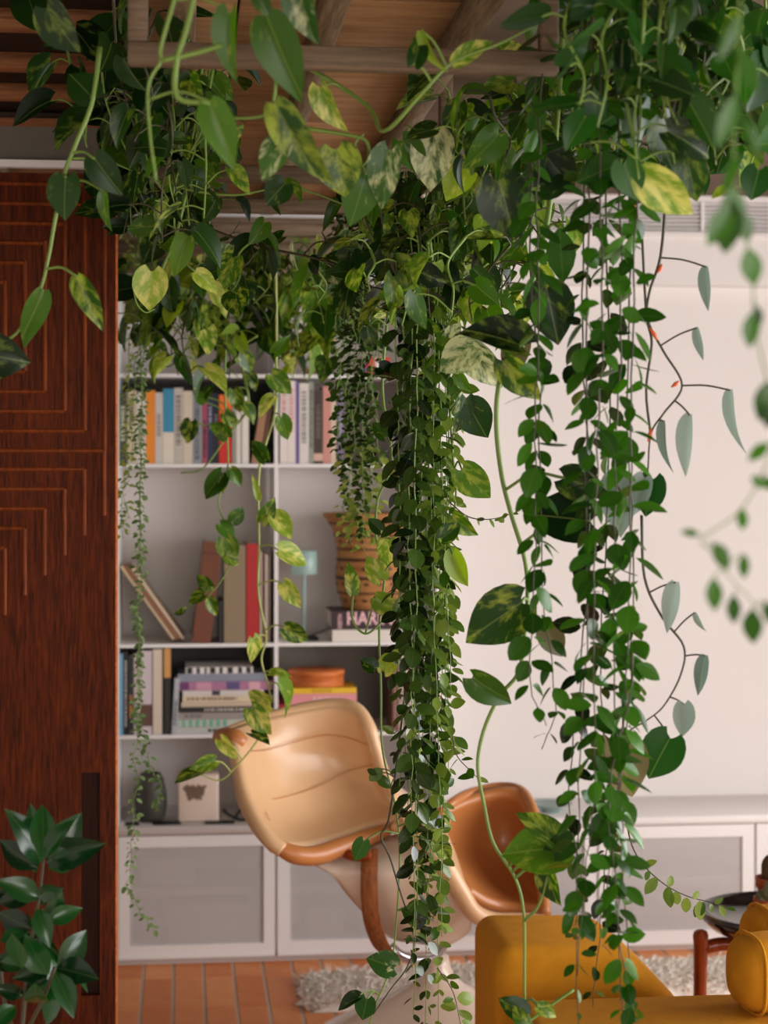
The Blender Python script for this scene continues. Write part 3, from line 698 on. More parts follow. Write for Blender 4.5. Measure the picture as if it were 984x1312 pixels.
# right of the middle shelf: two lying books under the vase, the upper one lettered
G6 = 'books under the carved vase'
r, wd, h = flat_book(426, 524, 809, 825.5, (222, 214, 204), 'cream white book under the lettered one', G6, zf=z2, depth=.21)
r2, wd2, h2 = flat_book(424, 526, 784, 809, (44, 20, 26), 'thick dark book with big pink capitals under the carved vase', G6, zf=z2+h+.0006, depth=.21)
zvase = z2+h+h2+.0012
def text(s, size, mat, parent, loc, rot=(math.pi/2, 0, 0), name='title_print', sxx=1.0):
    cu = bpy.data.curves.new('t', 'FONT'); cu.body = s; cu.size = size; cu.extrude = .0004; cu.offset = size*.022; cu.align_x = 'LEFT'; cu.align_y = 'BOTTOM'
    to = bpy.data.objects.new('t', cu); col.objects.link(to); bpy.context.view_layer.update()
    me = bpy.data.meshes.new_from_object(to.evaluated_get(bpy.context.evaluated_depsgraph_get())); bpy.data.objects.remove(to)
    me.materials.clear(); me.materials.append(mat); o = link(name, me, parent, loc); o.rotation_euler = rot; o.scale = (sxx, 1, 1); return o
pk = bmat((236, 186, 192))
text('HARING', .058, pk, r2, (-wd2/2+.050, -.001, .005), sxx=.86)
text('KEITH', .017, pk, r2, (-wd2/2+.038, -.001, .004), rot=(math.pi/2, math.radians(-90), 0))
# box on the top shelf behind the small leaves
flat_book(462, 500, 458, 480.5, (206, 52, 48), 'red and blue box lying on the top shelf', None, zf=zsh[481]+.0045, extra=[(.0, .18, (40, 70, 140)), (.5, .8, (226, 220, 214))], depth=.12)[0]['category'] = 'box'

# ---------------- small things on the shelves
def lathe_obj(name, prof, mat, parent, n=28, loc=None, **k): return MB().lathe(prof, n).build(name, mat, parent, True, loc=loc, **k)
# table lamp
p = onY(390, 823, YC+.10); r = empty('table_lamp', (p.x, p.y, z2)); tag(r, 'small mint green table lamp with a thin stem on the middle shelf', 'lamp')
hl = onY(390, 705, YC+.10).z - z2
lathe_obj('base', [(0, 0), (.046, 0), (.047, .006), (.040, .012), (.012, .016), (0, .016)], M['blackm'], r)
lathe_obj('stem', [(.0045, .014), (.0045, hl-.02)], M['mint'], r, 10)
lathe_obj('lamp_shade', [(.041, hl-.078), (.0425, hl-.076), (.0425, hl-.004), (.038, hl), (0, hl), (0, hl-.003), (.037, hl-.004), (.041, hl-.01), (.041, hl-.078)], M['mint'], r)
MB().tube(cr([(.02, .02, .012), (.05, .03, .02), (.08, .01, .035), (.11, .03, .03)], 6), .0025, 6).build('cord', M['blackm'], r, True)
# carved vase
p = onY(474, 784, YC+.11); r = empty('carved_vase', (p.x, p.y, zvase)); tag(r, 'flaring brown vase with dark carved bands standing on lying books', 'vase')
hv = onY(474, 657, YC+.11).z - zvase; k = .00252
pf = [(0, 0), (.088, 0), (.092, .01), (.098, .04), (.108, .06), (.112, .09), (.113, .12), (.110, .15), (.108, .18), (.111, .22), (.122, .26), (.138, .29), (.156, .312), (.158, .318), (.150, .318), (.13, .29), (.112, .255), (.10, .2), (.10, .05), (0, .03)]
sc = hv/.318; pf = [(a, b*sc) for a, b in pf]
lathe_obj('body', pf, M['kraft'], r, 36)
def rad(z):
    for (a, b), (c, d) in zip(pf[1:13], pf[2:14]):
        if b <= z <= d and d > b: return a+(c-a)*(z-b)/(d-b)
    return .11
for zb_, th in ((.055, .006), (.105, .010), (.165, .010), (.20, .006), (.245, .010), (.285, .006)):
    z = zb_*sc; lathe_obj('band', [(rad(z)-.002, z-th/2), (rad(z)+.0015, z-th/2), (rad(z+th/2)+.0015, z+th/2), (rad(z)-.002, z+th/2)], M['kraft_dark'], r, 36)
for zb_ in (.03, .085, .135, .225):
    for q in range(16):
        a = q/16*2*math.pi+zb_*30; z = zb_*sc; rr = rad(z)
        m = MB(); u = Vector((math.cos(a), math.sin(a), 0)); s_ = Vector((-math.sin(a), math.cos(a), 0)); c_ = u*(rr+.0012)+Vector((0, 0, z))
        m.add([c_-s_*.011, c_+UP*.008, c_+s_*.011, c_-UP*.006, c_+u*.001], [(0, 4, 1), (1, 4, 2), (2, 4, 3), (3, 4, 0)])
        m.build('carved_mark', M['kraft_dark'], r)
# orange oval wooden box
p = onY(405, 879, YC+.10); r = empty('wooden_box', (p.x, p.y, zbox)); tag(r, 'round orange bentwood box on the yellow book', 'box')
rb = (onY(441, 870, YC+.1).x-onY(370, 870, YC+.1).x)/2; hb = onY(405, 857, YC+.1).z-zbox
lathe_obj('body', [(0, 0), (rb-.002, 0), (rb, .003), (rb, hb*.62), (rb-.001, hb*.62)], M['orangewood'], r, 36)
lathe_obj('lid', [(rb-.001, hb*.62), (rb+.002, hb*.63), (rb+.002, hb-.003), (rb-.001, hb), (0, hb)], M['orangewood'], r, 36)
# dark stone pot
zt = zt1
p = onY(193, 1046, YC+.10); r = empty('stone_pot', (p.x, p.y, zt)); tag(r, 'round dark stone pot on the worktop with a string of leaves over it', 'pot')
hp = onY(193, 990, YC+.10).z-zt; rp_ = .052
lathe_obj('body', [(0, 0), (rp_*.72, 0), (rp_*.92, .02), (rp_, hp*.35), (rp_*.98, hp*.6), (rp_*.78, hp*.88), (rp_*.6, hp), (rp_*.52, hp), (rp_*.6, hp*.85), (0, hp*.8)], M['stone'], r)
lathe_obj('soil', [(rp_*.6, hp*.9), (0, hp*.92)], M['soil'], r)
# pale stone lamp with a red light
p = onY(254, 1052, YC+.06); r = empty('stone_speaker', (p.x, p.y, zt)); tag(r, 'pale pink stone block lamp with a brown blot and a red light', 'lamp')
hs_ = onY(254, 992, YC+.06).z-zt; wsx = (onY(281, 1020, YC+.06).x-onY(228, 1020, YC+.06).x)/2
MB().box((-wsx, 0, 0), (wsx, .10, hs_)).build('body', M['marble'], r, bevel=.008, seg=3)
m = MB(); vs = [(-.012+.032*math.cos(a)*(1+.25*math.sin(3*a)), -.0008, hs_*.62+.032*math.sin(a)*(1+.3*math.cos(2*a))) for a in [i/40*2*math.pi for i in range(40)]]
vs = [(x+.004*math.sin(i*2.3)+.003*math.sin(i*5.1), y, z+.004*math.cos(i*1.7)) for i, (x, y, z) in enumerate(vs)]
m.add(vs, [tuple(range(39, -1, -1))]); m.build('blot', M['marble_dark'], r)
lathe_obj('indicator_light', [(.004, 0), (.004, .004), (0, .006)], M['led'], r, 10, loc=(-wsx*.3, .02, hs_))
# cable
q = onY(300, 1045, YC+.08)
o = MB().tube(cr([(0, 0, .004), (.02, .01, .03), (.045, 0, .035), (.05, -.01, .012), (.02, -.02, .005), (-.02, 0, .02), (-.035, .01, .035)], 6), .005, 8).build('cable', M['blackm'], None, True)
o.location = (q.x, q.y, zt); tag(o, 'coiled black cable on the worktop behind the lounge chair', 'cable')
for i, (a, b, l) in enumerate(((160, 178, 'flat black magazine on the worktop next to the sliding door'), (196, 232, 'flat black magazine on the worktop under the stone pot'), (262, 300, 'flat black magazine on the worktop beside the stone lamp'))):
    A = onY(a, 1055, YC+.02); B = onY(b, 1055, YC+.02)
    o = MB().box((0, 0, 0), (B.x-A.x, .05, .004)).build('magazine', M['blackm'], None, bevel=.001, seg=1); o.location = (A.x, YC+.02, zt); o.rotation_euler = (0, 0, R.uniform(-.1, .1)); tag(o, l, 'magazine', 'flat magazines on the worktop')
# twigs on the top shelf
r = empty('dried_branch', onY(398, 480, YC+.1)); r.location.z = zsh[481]+.004; tag(r, 'dry forked tan branch on the top shelf', 'branch')
def wp(px, py, dy=.1): return onY(px, py, YC+dy)-r.location
m = MB(); m.tube(cr([wp(372, 432), wp(378, 455), wp(388, 470), wp(400, 478), wp(412, 474), wp(418, 455), wp(428, 430)], 5), [.009]*31, 8); m.build('branch', M['twig'], r, True)
MB().tube(cr([wp(388, 470), wp(395, 474, .08), wp(408, 476, .06), wp(420, 470, .05)], 5), .006, 8).build('side_twig', M['twig'], r, True)
# low dish on the worktop behind the chair (grey green edge)
p = onY(705, 1040, YC+.12); r = empty('shallow_dish', (p.x, p.y, zt)); tag(r, 'shallow grey green dish on the white worktop behind the chair', 'dish')
lathe_obj('body', [(0, 0), (.03, 0), (.032, .01), (.07, .026), (.075, .03), (.068, .028), (.03, .014), (0, .012)], plain('grey_glaze', (130, 150, 146), .3), r)

# ================================================================== LOUNGE CHAIR
ch = empty('lounge_chair', atD(560, 1358, 5.0)); ch.location.z = 0
tag(ch, 'tan leather swivel lounge chair with cream fibreglass shell and pedestal', 'chair')
def cpart(name, mb, mat, **k): o = mb.build(name, mat, ch, **k); recentre(ch, o); return o
def grid_surface(G, n=5):
    rows = [cr([atD(*p) for p in row], n) for row in G]
    cols_ = [cr([rows[j][i] for j in range(len(rows))], n) for i in range(len(rows[0]))]
    nu, nv = len(cols_), len(cols_[0]); mb = MB()
    mb.add([p for c in cols_ for p in c], [(i*nv+j, i*nv+j+1, (i+1)*nv+j+1, (i+1)*nv+j) for i in range(nu-1) for j in range(nv-1)])
    return mb
back = [
 [(284, 944, 4.981), (318, 930, 5.043), (352, 919, 5.080), (392, 909, 5.105), (430, 904, 5.105), (458, 910, 5.080), (474, 934, 5.043)],
 [(296, 958, 4.930), (330, 952, 5.018), (362, 946, 5.074), (398, 938, 5.111), (434, 934, 5.117), (466, 942, 5.093), (482, 960, 5.043)],
 [(303, 990, 4.880), (338, 985, 5.006), (370, 978, 5.080), (405, 968, 5.130), (440, 964, 5.142), (474, 968, 5.105), (490, 986, 5.043)],
 [(310, 1025, 4.840), (346, 1023, 4.981), (380, 1016, 5.055), (415, 1008, 5.111), (450, 1002, 5.130), (483, 1002, 5.093), (500, 1012, 5.024)],
 [(328, 1060, 4.800), (360, 1062, 4.920), (393, 1058, 4.993), (428, 1048, 5.043), (462, 1038, 5.062), (494, 1034, 5.037), (512, 1038, 4.975)],
 [(350, 1086, 4.760), (376, 1090, 4.800), (405, 1086, 4.860), (440, 1076, 4.920), (474, 1064, 4.950), (503, 1056, 4.920), (521, 1054, 4.880)]]
o = cpart('backrest', grid_surface(back, 5), M['leather'], smooth=True)
sm = o.modifiers.new('solid', 'SOLIDIFY'); sm.thickness = .03; sm.offset = 0
right = [
 [(548, 1052, 5.00), (572, 1034, 5.06), (606, 1019, 5.12), (642, 1012, 5.13), (668, 1018, 5.10), (682, 1046, 5.02), (690, 1084, 4.95)],
 [(554, 1070, 4.98), (584, 1062, 5.10), (618, 1054, 5.18), (650, 1052, 5.20), (674, 1062, 5.15), (687, 1086, 5.05), (693, 1112, 4.95)],
 [(566, 1092, 4.95), (594, 1096, 5.08), (626, 1098, 5.17), (656, 1100, 5.18), (678, 1106, 5.13), (690, 1122, 5.03), (695, 1136, 4.93)],
 [(582, 1118, 4.90), (608, 1130, 4.99), (636, 1138, 5.05), (662, 1142, 5.06), (682, 1144, 5.02), (693, 1150, 4.95), (697, 1158, 4.88)],
 [(598, 1144, 4.84), (620, 1158, 4.86), (642, 1164, 4.88), (664, 1167, 4.88), (684, 1168, 4.86), (694, 1170, 4.85), (698, 1172, 4.84)]]
o = cpart('side_wing', grid_surface(right, 5), M['leather_shaded'], smooth=True)
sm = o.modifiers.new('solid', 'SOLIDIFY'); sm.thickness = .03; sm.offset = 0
seat = [
 [(478, 960, 5.12), (505, 1008, 5.22), (540, 1030, 5.24), (575, 1038, 5.06)],
 [(498, 1012, 5.07), (520, 1036, 5.10), (546, 1048, 5.08), (572, 1062, 5.00)],
 [(514, 1046, 4.97), (534, 1058, 4.97), (556, 1072, 4.95), (578, 1090, 4.93)],
 [(522, 1062, 4.86), (546, 1076, 4.84), (570, 1100, 4.83), (590, 1130, 4.84)],
 [(528, 1074, 4.84), (552, 1096, 4.80), (578, 1130, 4.80), (600, 1160, 4.83)],
 [(545, 1092, 4.86), (570, 1122, 4.83), (592, 1156, 4.83), (612, 1180, 4.85)]]
o = cpart('seat', grid_surface(seat, 5), M['leather'], smooth=True)
sm = o.modifiers.new('solid', 'SOLIDIFY'); sm.thickness = .025; sm.offset = 0
def ctube(name, pts, rad_, mat, n=10, sub=6):
    P = cr([atD(*p) for p in pts], sub)
    if isinstance(rad_, (list, tuple)):
        k = len(P)-1; rs = []
        for i in range(len(P)):
            f = i/k*(len(rad_)-1); a = int(min(f, len(rad_)-2)); rs.append(rad_[a]+(rad_[a+1]-rad_[a])*(f-a))
        rad_ = rs
    return cpart(name, MB().tube(P, rad_, n), M[mat], smooth=True)
ctube('rolled_rim', [(504, 1060, 4.90), (470, 1074, 4.90), (436, 1086, 4.85), (404, 1096, 4.80), (378, 1095, 4.77), (358, 1085, 4.765), (346, 1074, 4.775)], [.012, .022, .026, .026, .025, .019, .010], 'leather_shaded')
ctube('side_edge', [(362, 1089, 4.76), (346, 1076, 4.765), (330, 1052, 4.79), (315, 1020, 4.83), (306, 985, 4.88), (300, 962, 4.93), (288, 946, 5.0)], [.021, .020, .018, .017, .017, .018, .019], 'leather')
ctube('arm_roll', [(279, 944, 5.00), (290, 944, 4.98), (302, 947, 4.96), (312, 954, 4.96)], [.020, .026, .026, .020], 'leather_shaded')
ctube('top_rim', [(290, 940, 5.006), (318, 930, 5.055), (352, 919, 5.093), (392, 909, 5.117), (430, 904, 5.117), (456, 909, 5.093), (473, 932, 5.055), (482, 958, 5.049), (492, 990, 5.037), (506, 1020, 5.012)], [.018, .020, .021, .021, .021, .020, .018, .015, .015, .014], 'leather')
ctube('wing_rim', [(560, 1046, 5.04), (578, 1030, 5.07), (602, 1017, 5.14), (640, 1009, 5.19), (668, 1014, 5.13), (684, 1042, 5.02), (692, 1084, 4.94), (696, 1130, 4.9), (699, 1172, 4.84)], [.010, .014, .015, .015, .015, .015, .015, .015, .014], 'leather_shaded')
ctube('seat_rim', [(506, 1060, 4.88), (526, 1064, 4.84), (548, 1080, 4.81), (570, 1108, 4.79), (590, 1142, 4.79), (606, 1168, 4.80), (630, 1180, 4.83), (660, 1180, 4.85), (698, 1178, 4.85)], [.016, .022, .024, .024, .024, .024, .024, .022, .02], 'leather')
# seams
ctube('seam', [(322, 962, 4.955), (345, 960, 5.004), (380, 950, 5.057), (415, 942, 5.085), (446, 945, 5.082), (474, 956, 5.038)], .0013, 'leather_shaded', 5)
ctube('seam', [(312, 1022, 4.823), (346, 1024, 4.952), (380, 1017, 5.026), (415, 1004, 5.082), (446, 988, 5.104), (486, 978, 5.051)], .0013, 'leather_shaded', 5)
ctube('seam', [(340, 1040, 4.858), (352, 1062, 4.868), (372, 1078, 4.828)], .0013, 'leather_shaded', 5)
# shell under the seat
shell = [
 [(392, 1102, 4.86), (430, 1094, 4.90), (470, 1082, 4.93), (510, 1070, 4.92), (550, 1086, 4.86), (585, 1140, 4.84), (604, 1172, 4.86)],
 [(424, 1120, 4.84), (450, 1115, 4.84), (484, 1112, 4.83), (520, 1110, 4.82), (556, 1122, 4.80), (588, 1160, 4.82), (604, 1184, 4.88)],
 [(446, 1146, 4.88), (470, 1148, 4.86), (498, 1150, 4.84), (530, 1152, 4.83), (560, 1160, 4.83), (586, 1178, 4.86), (600, 1194, 4.92)],
 [(472, 1174, 4.93), (490, 1178, 4.90), (514, 1182, 4.88), (538, 1186, 4.88), (560, 1192, 4.89), (576, 1200, 4.92), (586, 1204, 4.96)],
 [(500, 1200, 4.98), (510, 1204, 4.96), (524, 1206, 4.95), (540, 1208, 4.95), (554, 1210, 4.95), (564, 1211, 4.97), (570, 1212, 5.0)]]
o = cpart('shell', grid_surface(shell, 4), M['shell'], smooth=True); sm = o.modifiers.new('solid', 'SOLIDIFY'); sm.thickness = .008; sm.offset = 0
# bentwood spring strap
P = cr([atD(474, 1088, 4.84), atD(473, 1120, 4.79), atD(474, 1160, 4.79), atD(480, 1192, 4.81), atD(494, 1218, 4.88), atD(520, 1226, 4.93)], 6)
m = MB(); hw2 = .022
vs = []
for q in P: vs += [q-RT*hw2-FW*.004, q+RT*hw2-FW*.004, q+RT*hw2+FW*.008, q-RT*hw2+FW*.008]
m.add(vs, [(i*4+k2, i*4+(k2+1) % 4, i*4+4+(k2+1) % 4, i*4+4+k2) for i in range(len(P)-1) for k2 in range(4)]+[(3, 2, 1, 0)])
cpart('spring_strap', m, M['bentwood'], bevel=.002, seg=1)
ctube('bracket', [(440, 1092, 4.85), (456, 1097, 4.82), (476, 1096, 4.81)], .014, 'teak', 8)
# steel cradle and pedestal
ctube('steel_cradle', [(500, 1212, 4.88), (514, 1224, 4.88), (534, 1230, 4.9), (556, 1226, 4.95), (568, 1212, 5.0)], .012, 'chrome', 10)
pc = ch.location
def rz(y): return CH-(y-HZ)*5.0/F
prof = [(0, rz(1224)), (.030, rz(1224)), (.034, rz(1235)), (.045, rz(1250)), (.075, rz(1262)), (.13, rz(1276)), (.21, rz(1294)), (.30, rz(1314)), (.37, rz(1334)), (.41, rz(1346)), (.425, .012), (.425, 0), (0, 0)]
m = MB(); n = 48; vs = []; fs = []
for i, (rr, z) in enumerate(prof):
    for k2 in range(n):
        a = 2*math.pi*k2/n; q = rr*(1-.10*(i > 4)*(1-math.cos(4*a))/2); vs.append((q*math.cos(a), q*math.sin(a), z))
for i in range(len(prof)-1):
    for k2 in range(n): fs.append((i*n+k2, i*n+(k2+1) % n, (i+1)*n+(k2+1) % n, (i+1)*n+k2))
m.add(vs, fs); m.build('pedestal', M['shell'], ch, True)

# ================================================================== SHEEPSKIN RUG
a = onZ(384, 1262, 0); rr_ = random.Random(5)
rx0_, rx1_, ry0_, ry1_ = a.x, a.x+1.75, 5.42, 5.76
r = empty('sheepskin_rug', ((rx0_+rx1_)/2, (ry0_+ry1_)/2, .001)); tag(r, 'fluffy cream sheepskin rug on the terracotta tiles', 'rug')
def rug_in(x, y):
    return True
m = MB(); nx, ny = 70, 40; vs = []
for j in range(ny+1):
    for i in range(nx+1):
        u, v = i/nx, j/ny; e = min(u, 1-u, v*1.0, 1-v)*8; hh = .040*min(1, e)**.5*(.8+.4*rr_.random())
        wob = .018*math.sin(v*17)+.012*math.sin(v*41)
        vs.append((rx0_+u*(rx1_-rx0_)+wob*(1-u)-r.location.x, ry0_+v*(ry1_-ry0_)+.015*math.sin(u*29)*(v)-r.location.y, hh))
m.add(vs, [(j*(nx+1)+i, j*(nx+1)+i+1, (j+1)*(nx+1)+i+1, (j+1)*(nx+1)+i) for j in range(ny) for i in range(nx)]); m.build('hide', M['wool'], r, True)
m = MB()
for q in range(9000):
    u, v = rr_.random(), rr_.random(); x = (u-.5)*(rx1_-rx0_)*1.0; y = (v-.5)*(ry1_-ry0_)
    e = min(u, 1-u, v, 1-v)*8; z = .036*min(1, e)**.5; ax = rr_.uniform(0, 6.28); L_ = rr_.uniform(.015, .04)
    b = Vector((x, y, z)); t_ = Vector((math.cos(ax)*L_, math.sin(ax)*L_, rr_.uniform(.3, .9)*L_)); s_ = Vector((-math.sin(ax), math.cos(ax), 0))*.003
    m.add([b-s_, b+s_, b+t_*.6+Vector((0, 0, .004)), b+t_], [(0, 1, 2), (0, 2, 3)])
tag(m.build('wool_pile', M['wool'], r), None, kind='stuff')

# ================================================================== SIDE TABLE WITH BLACK TRAY AND CACTI
td = 4.75; tc_ = atD(1004, 1166, td); r = empty('side_table', (tc_.x, tc_.y, 0)); tag(r, 'low teak side table with a glossy black tray top', 'table')
ztr = tc_.z; rt = .212
lathe_obj('tray', [(0, ztr-.055), (rt*.55, ztr-.055), (rt*.86, ztr-.046), (rt*.98, ztr-.022), (rt, ztr), (rt*.975, ztr+.002), (rt*.93, ztr-.012), (rt*.78, ztr-.030), (rt*.5, ztr-.036), (0, ztr-.036)], M['black'], r, 48)
lathe_obj('tray_inlay', [(0, ztr-.0345), (rt*.46, ztr-.0345), (rt*.46, ztr-.036)], plain('pale_inlay', (190, 172, 160), .3), r, 40)
rl = math.hypot(1, 0)
for k2 in range(4):
    a = math.radians(192 + 90*k2); u = Vector((math.cos(a), math.sin(a), 0)); b = u*.238
    m = MB(); m.tube(cr([b*1.03+Vector((0, 0, 0)), b+Vector((0, 0, .2)), b*.985+Vector((0, 0, ztr-.09)), b*.985+Vector((0, 0, ztr-.045))], 4), [.014+.006*min(1, i/12) for i in range(13)], 10)
    m.lathe([(.0195, 0), (.017, .008), (.009, .013), (0, .014)], 10, tuple(b*.985+Vector((0, 0, ztr-.045)))); m.build('leg', M['teak'], r, True)
    MB().tube(cr([b*.97+Vector((0, 0, ztr-.078)), u*.17+Vector((0, 0, ztr-.072)), u*.10+Vector((0, 0, ztr-.085)), Vector((0, 0, ztr-.088))], 4), [.017]*13, 10).build('rail', M['teak'], r, True)
def cactus_pot(px, d, ytop_pot, pr, ph, balls, mat, label):
    p = atD(px, ytop_pot, d); zb_ = ztr-.034; r = empty('cactus_pot', (p.x, p.y, zb_)); tag(r, label, 'plant', 'cacti on the tray table')
    ph = p.z-zb_
    lathe_obj('pot', [(0, 0), (pr*.8, 0), (pr, ph*.72), (pr*1.08, ph*.74), (pr*1.1, ph), (pr*.98, ph), (pr*.92, ph*.9), (0, ph*.9)], M['terracotta'], r)
    lathe_obj('soil', [(pr*.94, ph*.92), (0, ph*.93)], M['soil'], r)
    for (bx, by, bz, br) in balls:
        m = MB(); n = 20; vs = []; fs = []
        for i in range(10):
            ph_ = math.pi*i/9
            for k3 in range(n):
                a = 2*math.pi*k3/n; q = br*math.sin(ph_)*(1+.10*math.cos(10*a)); vs.append((bx+q*math.cos(a), by+q*math.sin(a), ph*.9+bz+br*1.15*(1-math.cos(ph_))*.5*2-br*.1))
        for i in range(9):
            for k3 in range(n): fs.append((i*n+k3, (i+1)*n+k3, (i+1)*n+(k3+1) % n, i*n+(k3+1) % n))
        m.add(vs, fs); m.build('cactus_stem', M[mat], r, True)
cactus_pot(992, 4.70, 1150, .048, .05, [(-.018, -.02, 0, .020), (.012, -.012, .004, .022), (-.030, .006, -.006, .015), (0, .014, .006, .02), (-.036, -.018, -.006, .012)], 'cactus', 'clustered grey green cactus in a terracotta pot on the black tray')
cactus_pot(994, 4.86, 1124, .048, .09, [(0, 0, -.006, .036), (-.014, -.01, .0, .026)], 'cactusb', 'brown globe cactus in a taller terracotta pot on the black tray')

# ================================================================== MUSTARD SOFA
sf = empty('sofa', atD(800, 1400, 4.0)); sf.location.z = 0; tag(sf, 'mustard wool sofa with a sloping side block and bolster', 'sofa')
def prism(poly, ya, yb):
    n = len(poly); m = MB(); vs = [(x, ya, z) for x, z in poly]+[(x, yb, z) for x, z in poly]
    m.add(vs, [tuple(range(n)), tuple(range(2*n-1, n-1, -1))]+[((i+1) % n, i, n+i, n+(i+1) % n) for i in range(n)]); return m
ya = atD(700, 1200, 4.02).y; yb = ya+.34
pp = [(636, 1420), (636, 1215), (790, 1215), (812, 1228), (850, 1262), (884, 1296), (892, 1420)]
poly = [(onY(x, y, ya).x, onY(x, y, ya).z) for x, y in pp]; poly[0] = (poly[0][0], .06); poly[-1] = (poly[-1][0], .06)
o = prism(poly, ya, yb).build('side_block', M['mustard'], sf, bevel=.045, seg=5); recentre(sf, o)
y2 = atD(800, 1290, 3.52).y
za = .489; xa = onY(700, 1300, y2).x
o = MB().box((xa, y2, .06), (xa+1.1, y2+.36, za)).build('arm', M['mustard'], sf, bevel=.03, seg=4); recentre(sf, o)
o = MB().box((xa+.34, y2+.365, .06), (xa+1.1, y2+.62, .33)).build('seat', M['mustard'], sf, bevel=.03, seg=3); recentre(sf, o)
for qx, qy in ((xa+.04, y2+.04), (xa+1.02, y2+.04), (xa+1.02, y2+.36), (xa+.04, yb-.05)):
    o = MB().lathe([(.015, 0), (.02, .065)], 10, (qx, qy, 0)).build('foot', M['teak'], sf, True); recentre(sf, o)
def cushion(name, px, py, d, L_, rad_, label, mat='mustard', ang=8, zf=None):
    p = atD(px, py, d); r = empty(name, p, (0, 0, math.radians(ang))); tag(r, label, 'cushion')
    m = MB(); n = 24; vs = []; fs = []
    prof = [(0, 0), (0.006, .55), (.016, .80), (.035, .95), (.06, 1.0), (L_*.5, 1.02), (L_-.06, 1.0), (L_-.02, .8), (L_, 0)]
    for (x, q) in prof:
        for k3 in range(n):
            a = 2*math.pi*k3/n; sq = 1/(abs(math.cos(a))**3.2+abs(math.sin(a))**3.2)**(1/3.2)
            vs.append((x, rad_*q*sq*math.cos(a), rad_*q*sq*math.sin(a)))
    for i in range(len(prof)-1):
        for k3 in range(n): fs.append((i*n+k3, i*n+(k3+1) % n, (i+1)*n+(k3+1) % n, (i+1)*n+k3))
    m.add(vs, fs); m.build('body', M[mat], r, True, subsurf=1)
    P = [Vector((.040, rad_*1.0*math.cos(a)/(abs(math.cos(a))**3.2+abs(math.sin(a))**3.2)**(1/3.2), rad_*1.0*math.sin(a)/(abs(math.cos(a))**3.2+abs(math.sin(a))**3.2)**(1/3.2))) for a in [i/32*2*math.pi for i in range(33)]]
    MB().tube(P, .0035, 6).build('piping', M[mat], r, True)
    return r
cushion('bolster_cushion', 937, 1248, 3.75, .5, .077, 'mustard wool bolster with a piped end lying on the sofa arm')
cushion('round_cushion', 953, 1205, 4.02, .45, .072, 'second mustard bolster behind the piped one, set higher')

# ================================================================== PLANTS
# ---- dark glossy shrub at lower left, close to the camera
sd = 2.85
v = Vine('leafy_shrub', 'glossy dark green shrub in front of the sliding door', None, [(20, 1400, sd), (30, 1300, sd), (38, 1220, sd), (50, 1150, sd), (56, 1100, sd)], .004, 'stem_dark', cat='shrub')
v.mb.tube(cr([atD(30, 1330, sd), atD(55, 1280, sd-.03), atD(70, 1240, sd-.05)], 5), .003, 6)
v.mb.tube(cr([atD(20, 1330, sd), atD(5, 1280, sd+.03), atD(0, 1230, sd+.05)], 5), .003, 6)
for b in [(56,1100,54,1028,0),(52,1105,32,1045,30),(60,1098,78,1050,-40),(62,1100,104,1048,20),(60,1104,127,1082,10),(48,1112,-2,1080,-20),(45,1118,30,1080,40),(62,1112,100,1102,50),
          (50,1150,8,1128,0),(52,1148,74,1140,20),(54,1160,76,1130,-30),(44,1150,-5,1150,10),(48,1165,62,1205,0),(60,1180,102,1164,10),(40,1190,-5,1170,-20),(38,1195,-2,1215,20),(55,1185,48,1225,40),
          (68,1240,14,1252,0),(72,1240,118,1248,0),(70,1245,96,1300,-10),(74,1238,116,1195,30),(66,1250,20,1272,15),(62,1248,30,1205,-30),(40,1240,-4,1228,0),(45,1260,46,1302,10),(30,1275,-6,1265,-20),(60,1255,72,1200,60),(20,1290,-10,1310,0),(28,1240,22,1190,-40)]:
    if R.random() < .55: v.ex('shrub', b[0]+R.uniform(-6, 6), b[1]+R.uniform(-6, 6), b[2]*.8+b[0]*.2+R.uniform(-22, 22), b[3]*.8+b[1]*.2+R.uniform(-26, 26), sd+.03, R.uniform(-70, 70), R.uniform(-.05, .05), None, 1.2, False)
    v.ex('shrub', b[0], b[1], b[2], b[3], sd-R.uniform(-.03, .08), b[4], R.uniform(-.05, .03), None, 1.3, False)
v.done()

# ---- hand-placed pothos tendrils
v = Vine('pothos_vine', 'pothos tendril hanging in front of the dark sliding door', None, [(128, 60, 2.9), (118, 130, 2.9), (98, 182, 2.9), (82, 225, 2.9), (70, 285, 2.9), (62, 330, 2.9), (50, 375, 2.9), (20, 428, 2.9), (-15, 440, 2.9)], .0042)
v.ex('pothos_dark', 84, 228, 80, 282, 2.88, 20, 0, 1, 1.1).ex('narrow', 99, 355, 132, 422, 2.88, 20, 0, 0).ex('narrow', 55, 372, 28, 446, 2.88, -20, 0, 1, 1.2)
v.ex('pothos_dark', -30, 452, 38, 464, 2.85, 10, 0, 1, 1.1).ex('pothos_dark', 122, 204, 154, 250, 2.88, 20, 0, 0).ex('narrow_dark', 150, 226, 104, 236, 2.92, 20).ex('narrow', 133, 245, 132, 295, 2.9, 20)
v.ex('pothos_dark', 118, 125, 88, 92, 2.9, 0, 0, 1, 1.3, False)
v.done()
v = Vine('pothos_vine', 'long pothos tendril trailing down past the shelf upright and over the lounge chair', None, [(352, 300, 4.6), (354, 400, 4.6), (354, 470, 4.6), (352, 530, 4.6), (334, 590, 4.6), (331, 640, 4.6), (332, 700, 4.6), (331, 760, 4.6), (341, 815, 4.6), (335, 845, 4.6), (344, 880, 4.6), (346, 905, 4.6), (332, 945, 4.6), (300, 985, 4.6), (280, 1000, 4.6), (252, 990, 4.6)], .0038, 'stem_pale')
